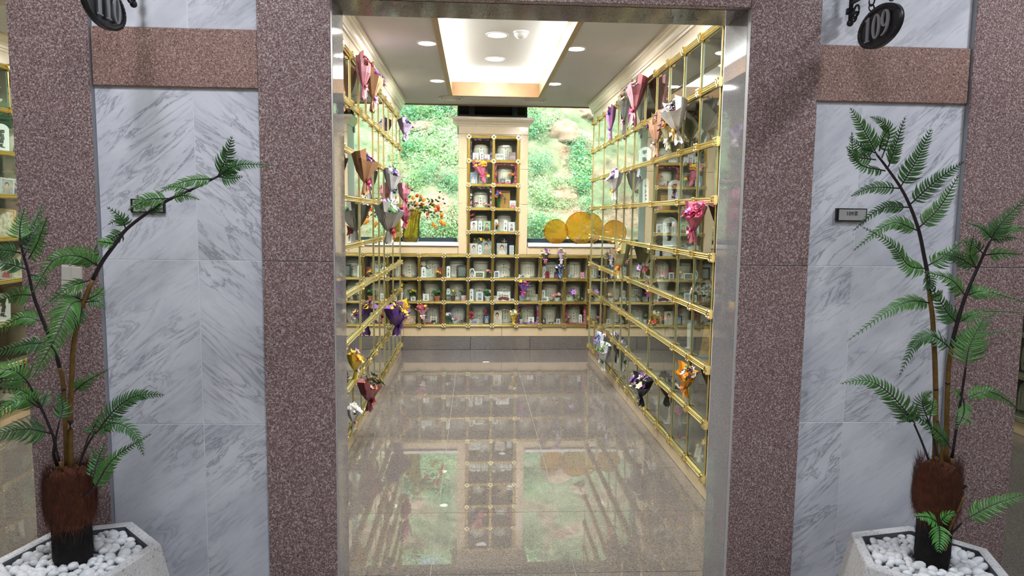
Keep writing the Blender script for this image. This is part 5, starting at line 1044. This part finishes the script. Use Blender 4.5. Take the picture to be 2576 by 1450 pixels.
Tf(1, 2, -.07, ['orange', 'purple', 'red', 'blue'], 'rainbow bunch of flowers', .225, .045, n=14, br=.02, y=.035); Tp(1, 2, .085, .07, .09, 'group', None, (220, 224, 220), 'white card with family photos', y=.035)
Tf(0, 1, -.075, ['pink'], 'single pink rose', .22, .02, n=2, br=.036, y=.06); Tp(0, 1, -.075, .075, .12, 'portrait', None, (220, 216, 214), 'portrait in a red top', y=.04); Tt(0, 1, -.005, .042, .12, y=.05); Tp(0, 1, .07, .08, .12, 'portrait', None, (130, 170, 90), 'photo of a person on a lawn', y=.04); Tp(0, 1, .05, .1, .055, 'pair', None, (60, 96, 160), 'blue couple photo propped high', y=.09)
Tt(1, 1, -.095, .042, .14, 'white tablet with a cross', y=.06); Tf(1, 1, -.085, ['orange', 'brown'], 'orange wooden cross posy', .1, .02, n=4, br=.018, y=.035); Tt(1, 1, .01, .042, .13, y=.07); Tp(1, 1, .075, .07, .11, 'portrait', 'white', (180, 190, 180), 'white framed portrait with green', y=.04)
Tf(0, 0, 0, ['yellow', 'orange', 'white'], 'band of yellow flowers over the photos', .025, .1, n=16, br=.015, y=.05, z=.155); Tp(0, 0, -.075, .09, .13, 'portrait', None, (190, 180, 170), 'photo of a seated woman in pink', y=.04); Tp(0, 0, .065, .11, .16, 'portrait', None, (150, 160, 150), 'tall photo of a standing person in blue', y=.045); Tt(0, 0, -.008, .04, .12, y=.03)
x, z = tn(1, 0); t = thing('velvet_case', 'navy velvet arched case, '+tw(1, 0), 'case', at('B', x, .17, z), (0, 0, SKA)); plain('navy_velvet', (28, 28, 62), .8); ob('case', MB().extrude([(-.085, 0), (.085, 0), (.085, .16), (.05, .2), (0, .21), (-.05, .2), (-.085, .16)], -.05, .05).mesh('case', 'navy_velvet'), t); ob('crest', MB().box(-.03, .03, -.0525, -.0505, .15, .156).box(-.004, .004, -.0525, -.0505, .12, .18).mesh('crest', 'gold'), t)
Tp(1, 0, -.03, .115, .135, 'portrait', None, (150, 140, 124), 'photo of a girl sitting on rocks', y=.035); Tp(1, 0, .08, .05, .11, 'scene', 'silver', (190, 196, 196), 'silver framed pale photo', y=.06)

# --- bouquets hung on the back-wall glass
def bb(px, py, h, w, *a, **k): p = WM['B'].inverted() @ bw(px, py, -.02); bouquet('B', p.x, p.z, h, w, *a, **k)
bb(1371, 646, .15, .09, 'clear', ['white', 'yellow', 'purple'], 'pink', 'small white and yellow bouquet with pink bow over the upper back row', br=.018, n=12)
bb(1411, 646, .16, .085, 'lilac', ['cream', 'peach', 'grey'], 'white', 'small pale dried bouquet with white bow over the upper back row', br=.015, n=12)
bb(1407, 683, .14, .1, 'skyblue', ['navy', 'plum', 'white'], 'blue', 'dark flowers in blue paper below the pale dried bouquet', br=.018, n=8, paper2='black')
bb(1316, 726, .165, .115, 'purple', ['pink', 'yellow', 'plum'], 'magenta', 'purple paper bouquet on the middle back row', tilt=8, br=.018, n=6)
bb(1063, 786, .15, .115, 'pink', ['yellow', 'plum', 'rose'], 'white', 'pink paper bouquet on the bottom back row near the vase', tilt=-8, br=.016, n=10)
bb(1291, 798, .15, .085, 'yellow', ['white', 'cream', 'green'], 'gold', 'yellow wrapped white flowers on the bottom back row', br=.016, n=10)
p = WM['B'].inverted() @ bw(1212, 432, -.02); bouquet('B', p.x, p.z, .23, .13, 'rosepink', ['pink', 'peach', 'yellow'], 'rose', 'large pink bouquet on the tower glass', tilt=-14, br=.024, n=9)
# --- bouquets hung on the side walls
def sb(wall, px, py, h, w, *a, **k):
    X = XR-.03 if wall == 'R' else XL+.03; p = WM[wall].inverted() @ atX(px, py, X); bouquet(wall, p.x, p.z, h, w, *a, **k)
sb('R', 1546, 310, .27, .16, 'mauve', ['blue', 'lilac'], 'purple', 'mauve paper bouquet with blue ribbon high on the plate-side wall', tilt=0, n=5, flare=.9)
sb('R', 1582, 282, .34, .17, 'clear', ['cream', 'brown', 'peach'], 'pink', 'dried flowers in clear film high on the plate-side wall', n=8)
sb('R', 1618, 258, .33, .24, 'dusty', ['grey', 'lilac', 'cream'], 'rose', 'large dusty pink bouquet with grey flowers high on the plate-side wall', n=14, tilt=4)
sb('R', 1668, 340, .27, .2, 'peach', ['orange', 'yellow', 'purple'], 'grey', 'peach paper bouquet on the second row of the plate-side wall', n=5, flare=.8)
sb('R', 1697, 338, .18, .17, 'cream', ['orange', 'purple', 'yellow'], 'white', 'orange and purple flowers in cream paper beside the peach bouquet', n=14, br=.03)
sb('R', 1727, 302, .24, .26, 'white', ['plum', 'white', 'plum'], 'gold', 'white tulle bouquet with dark plum flowers on the plate-side wall', n=14, tilt=-10, br=.024)
sb('R', 1561, 468, .22, .22, 'white', ['purple', 'lilac', 'white'], 'gold', 'white bouquet with purple roses and gold ribbon at mid height', n=12, br=.03)
sb('R', 1766, 562, .2, .2, 'rosepink', ['magenta', 'lilac', 'rose'], 'magenta', 'big rose pink bouquet beside the doorway jamb', n=18, br=.022, flare=1.1, paper2='dusty', side=1)
sb('R', 1580, 657, .26, .25, 'cream', ['white', 'plum', 'orange'], 'orange', 'cream frilled bouquet with orange base on the plate-side wall', n=12, paper2='sand')
sb('R', 1523, 876, .26, .2, 'white', ['purple', 'red', 'blue'], 'purple', 'white paper bouquet with purple flowers low at the far corner', n=9)
sb('R', 1534, 898, .23, .22, 'white', ['white', 'green'], 'green', 'cream wrapped bouquet with green stems low at the far corner', n=8, paper2='cream')
sb('R', 1634, 984, .19, .25, 'black', ['purple', 'cream', 'purple'], 'grey', 'black paper bouquet with purple statice near the floor', n=12, br=.026, paper2='grey')
sb('R', 1742, 962, .16, .17, 'amber', ['orange', 'white', 'plum', 'green'], 'orange', 'amber yellow bouquet near the floor beside the jamb', n=14, br=.018, side=1, flare=1.1)
sb('L', 896, 195, .27, .2, 'pink', ['pink', 'magenta'], 'pink', 'pink tissue bouquet with pink bow, top row of the vase-side wall', n=5, flare=.75)
sb('L', 917, 228, .27, .24, 'kraft', ['lilac', 'pink', 'lilac'], 'lilac', 'lilac carnations in paper, top row of the vase-side wall', n=14, br=.03, side=1)
sb('L', 1002, 328, .2, .26, 'lilac', ['purple'], 'white', 'pale lilac bouquet with purple flowers near the window', n=9, br=.03)
sb('L', 894, 440, .24, .26, 'kraft', ['purple', 'purple', 'lilac'], 'magenta', 'brown kraft bouquet with purple flowers and magenta bow', n=12, br=.022, side=1)
sb('L', 967, 466, .26, .26, 'white', ['plum', 'green', 'purple'], 'navy', 'white paper bouquet with dark flowers and navy bow', n=12, br=.03)
sb('L', 1001, 493, .23, .26, 'pink', ['pink', 'red'], 'red', 'pink tissue bouquet beside the vase, upper of two', n=4, flare=.8)
sb('L', 1002, 548, .2, .26, 'rosepink', ['orange', 'magenta'], 'magenta', 'deep pink bouquet beside the vase, lower of two', n=4, flare=.8)
sb('L', 946, 562, .3, .38, 'grey', ['lilac', 'lilac', 'white', 'green'], 'red', 'large grey paper bouquet with lilac flowers and red tulle', n=22, br=.035)
sb('L', 1000, 786, .22, .26, 'yellow', ['yellow', 'orange'], 'red', 'yellow tulip bouquet in peach paper low near the corner', n=6, paper2='peach', flare=.8)
sb('L', 969, 806, .24, .38, 'purple', ['yellow', 'plum', 'yellow'], 'purple', 'purple tulle bouquet with yellow flowers low on the vase-side wall', n=16, br=.028)
sb('L', 880, 920, .16, .16, 'yellow', ['yellow', 'orange', 'lilac'], 'white', 'yellow flowers beside the doorway jamb on the vase-side wall', n=12, br=.022)
sb('L', 906, 994, .2, .26, 'dusty', ['orange', 'plum', 'white', 'green'], 'red', 'dusty rose bouquet near the floor on the vase-side wall', n=14, br=.025, side=1)
sb('L', 877, 1052, .14, .14, 'white', ['white'], 'peach', 'small white bouquet near the floor beside the jamb', n=8, br=.025)
# --- things standing just behind the glass of the side walls
def sp(wall, px, py, dep):
    X = {'R': XR+dep, 'L': XL-dep, 'N': -3.235-dep, 'E': 3.83+dep}[wall]; p = WM[wall].inverted() @ atX(px, py, X); r = max(0, min(7, int((p.z-ZS0)/ZSP))); return p.x, ZS0+ZSP*r+.0072
x, z = sp('R', 1712, 1100, .06); photo('R', x, .07, z, .12, .16, 'pair', 'silver', (120, 120, 124), 'ornate silver framed photo in the lowest plate-side row', turn=.9); posy('R', x+.1, .05, z, ['orange', 'yellow', 'red'], 'orange dried flowers in front of the ornate silver frame', .05, .05, n=8)
x, z = sp('R', 1757, 1150, .06); figurine('R', x-.02, .06, z, .08, 'white angel figurine in the lowest plate-side row next to the jamb'); figurine('R', x+.06, .05, z, .06, 'smaller white angel figurine beside the first, next to the jamb')
x, z = sp('R', 1672, 1060, .06); photo('R', x-.05, .05, z, .08, .12, 'portrait', 'pink', (226, 190, 200), 'pink framed portrait in the lowest plate-side row', turn=.8); photo('R', x+.06, .05, z, .07, .12, 'scene', 'white', (200, 206, 206), 'white framed card in the lowest plate-side row', turn=.9); posy('R', x, .07, z+.14, ['pink', 'rose'], 'pink flower cushion in the lowest plate-side row', .05, .06, n=14, br=.022)
x, z = sp('R', 1770, 885, .06); photo('R', x, .08, z, .2, .2, 'scene', 'blue', (214, 170, 90), 'sky blue wooden frame near the jamb on the plate-side wall', turn=.8)
x, z = sp('R', 1722, 872, .06); posy('R', x, .06, z, ['white', 'red', 'grey'], 'little white and red dried flowers beside the blue frame', .1, .06, n=10, br=.018); tablet('R', x+.1, .07, z, .05, .16, 'white tablet beside the little dried flowers', turn=.9)
x, z = sp('R', 1672, 958, .05); photo('R', x, .04, z+.02, .1, .15, 'scene', None, (226, 230, 232), 'white handwritten letter leaning on the plate-side glass', lean=20, turn=.5)
x, z = sp('R', 1712, 1000, .05); posy('R', x, .06, z, ['pink', 'rose', 'pink'], 'tall pink flower garland in the second lowest plate-side row', .25, .06, n=30, br=.022)
x, z = sp('R', 1612, 905, .06); posy('R', x, .06, z, ['white', 'cream', 'grey'], 'white baby breath bunch in the second lowest plate-side row', .22, .09, n=34, br=.018)
x, z = sp('R', 1590, 945, .06); posy('R', x, .06, z, ['white'], 'white paper rose in the lowest plate-side row', .2, .05, 'white', 4, br=.05)
x, z = sp('R', 1666, 838, .06); posy('R', x, .05, z, ['orange', 'yellow', 'red'], 'orange and yellow lilies low behind the plate-side glass', .12, .1, n=8, br=.026)
for (px, py, w, h, tn_, lb) in ((1690, 490, .09, .15, .9, 'pale slanted tablet at mid height on the plate-side wall'), (1620, 460, .06, .2, .6, 'narrow white tablet at mid height on the plate-side wall'), (1592, 345, .08, .18, .9, 'white tablet under the clear film bouquet'), (1618, 372, .1, .15, .9, 'pale card stand in the second highest row'), (1585, 560, .07, .22, .7, 'white tablet above the cream frilled bouquet'), (1680, 560, .1, .2, .9, 'white portrait tablet near the big rose pink bouquet'), (1524, 665, .09, .2, .8, 'pale arched card near the far corner')):
    x, z = sp('R', px, py, .06); tablet('R', x, .08, z, w, h, lb, turn=tn_)
x, z = sp('R', 1770, 765, .06); posy('R', x, .07, z, ['white', 'cream', 'grey'], 'white flower wreath heap near the jamb on the plate-side wall', .13, .1, n=40, br=.026)
x, z = sp('R', 1726, 715, .06); photo('R', x-.02, .09, z, .12, .16, 'scene', 'brown', (190, 180, 170), 'brown framed photo left of the white wreath heap', turn=.8)
x, z = sp('R', 1670, 690, .06); posy('R', x, .06, z, ['red', 'magenta', 'green'], 'red and green flowers in a white pot on the plate-side wall', .15, .06, 'white', 9, br=.03)
x, z = sp('R', 1625, 690, .06); posy('R', x, .06, z, ['magenta', 'lilac', 'white'], 'magenta orchids beside the cream frilled bouquet', .16, .08, n=14, br=.028)
x, z = sp('R', 1692, 800, .06); t = thing('drink_bottle', 'clear bottle with a red cap behind the plate-side glass', 'bottle', at('R', x, .07, z)); ob('bottle', flip_smooth(MB().lathe([(.028, 0), (.03, .02), (.03, .13), (.014, .17), (.012, .19)], 16).mesh('bottle', 'cellophane')), t); ob('cap', MB().lathe([(.013, .1905), (.013, .21)], 12).mesh('cap', 'petal_red'), t)
x, z = sp('R', 1780, 1060, .05); posy('R', x, .06, z, ['yellow', 'green'], 'yellow flowers at the near end of the plate-side wall', .2, .05, n=9, br=.024)
# urns behind the plate-side glass
gR = 'urns in the plate-side niche wall'
for r, (z0, z1, xs) in enumerate(rows_for(farpat)):
    for k in range(len(xs)-1):
        i = len(xs)-2-k; x0, x1 = xs[i], xs[i+1]
        if k > 6: continue
        for dx in ([0] if x1-x0 < .4 else [-.15, .15]):
            urn('R', (x0+x1)/2+dx, .24, z0+.0072, random.randrange(4), .1, .23, 'pale lidded plate-side urn, %s row up, %s niche from the doorway%s' % (ORD[r], ORD[k], '' if dx == 0 else (', nearer' if dx > 0 else ', farther')), gR)
# neighbouring chamber beyond the arched fern
for (px, py, kind) in ((8, 215, 'vase'), (5, 335, 'tab'), (14, 455, 'ph'), (33, 465, 'ph2'), (14, 580, 'card'), (38, 570, 'ph3'), (14, 690, 'ph4'), (46, 680, 'card2'), (10, 780, 'tab2'), (10, 985, 'album')):
    x, z = sp('N', px, py, .05)
    if kind == 'vase': posy('N', x, .06, z, ['white', 'grey'], 'white flowers in a white vase beyond the arched fern', .17, .05, 'white', 6, br=.03)
    elif kind.startswith('tab'): tablet('N', x, .06, z, .09, .2, ('tall' if kind == 'tab' else 'broad')+' white tablet in the niche wall beyond the arched fern', turn=-.6)
    elif kind.startswith('ph'): photo('N', x, .05, z, .09, .12, 'portrait', 'silver', (150, 150, 146), {'ph': 'silver framed portrait at mid height beyond the arched fern', 'ph2': 'second smaller silver framed portrait at mid height beyond the arched fern', 'ph3': 'small framed portrait beside the cream card beyond the arched fern', 'ph4': 'framed portrait two rows above the floor row beyond the arched fern'}[kind], turn=-.6)
    elif kind == 'album': photo('N', x, .06, z, .2, .18, 'group', 'brown', (80, 66, 60), 'dark brown framed group photo in the lowest row beyond the arched fern', turn=-.5)
    else: photo('N', x, .06, z, .13, .2, 'scene', 'white' if kind == 'card2' else 'oak', (214, 206, 180), ('white' if kind == 'card2' else 'cream')+' card with a red cross beyond the arched fern' if kind == 'card' else 'white framed card beside a fern leaf beyond the arched fern', turn=-.5)
for r in range(8):
    for k in (0, 1, 2):
        urn('N', (3.0+k*1.6)*PY, .24, ZS0+ZSP*r+.0072, random.randrange(4), .1, .23, 'pale lidded urn beyond the arched fern, %s row up, %s along' % (ORD[r], ORD[k]), 'urns beyond the arched fern')
for r in range(0, 5):
    for k in (0, 1): urn('E', (7.0+k*1.0)*PY, .24, ZS0+ZSP*r+.0072, random.randrange(4), .1, .23, 'pale lidded urn beyond the upright fern, %s row up, %s along' % (ORD[r], ORD[k]), 'urns beyond the upright fern')
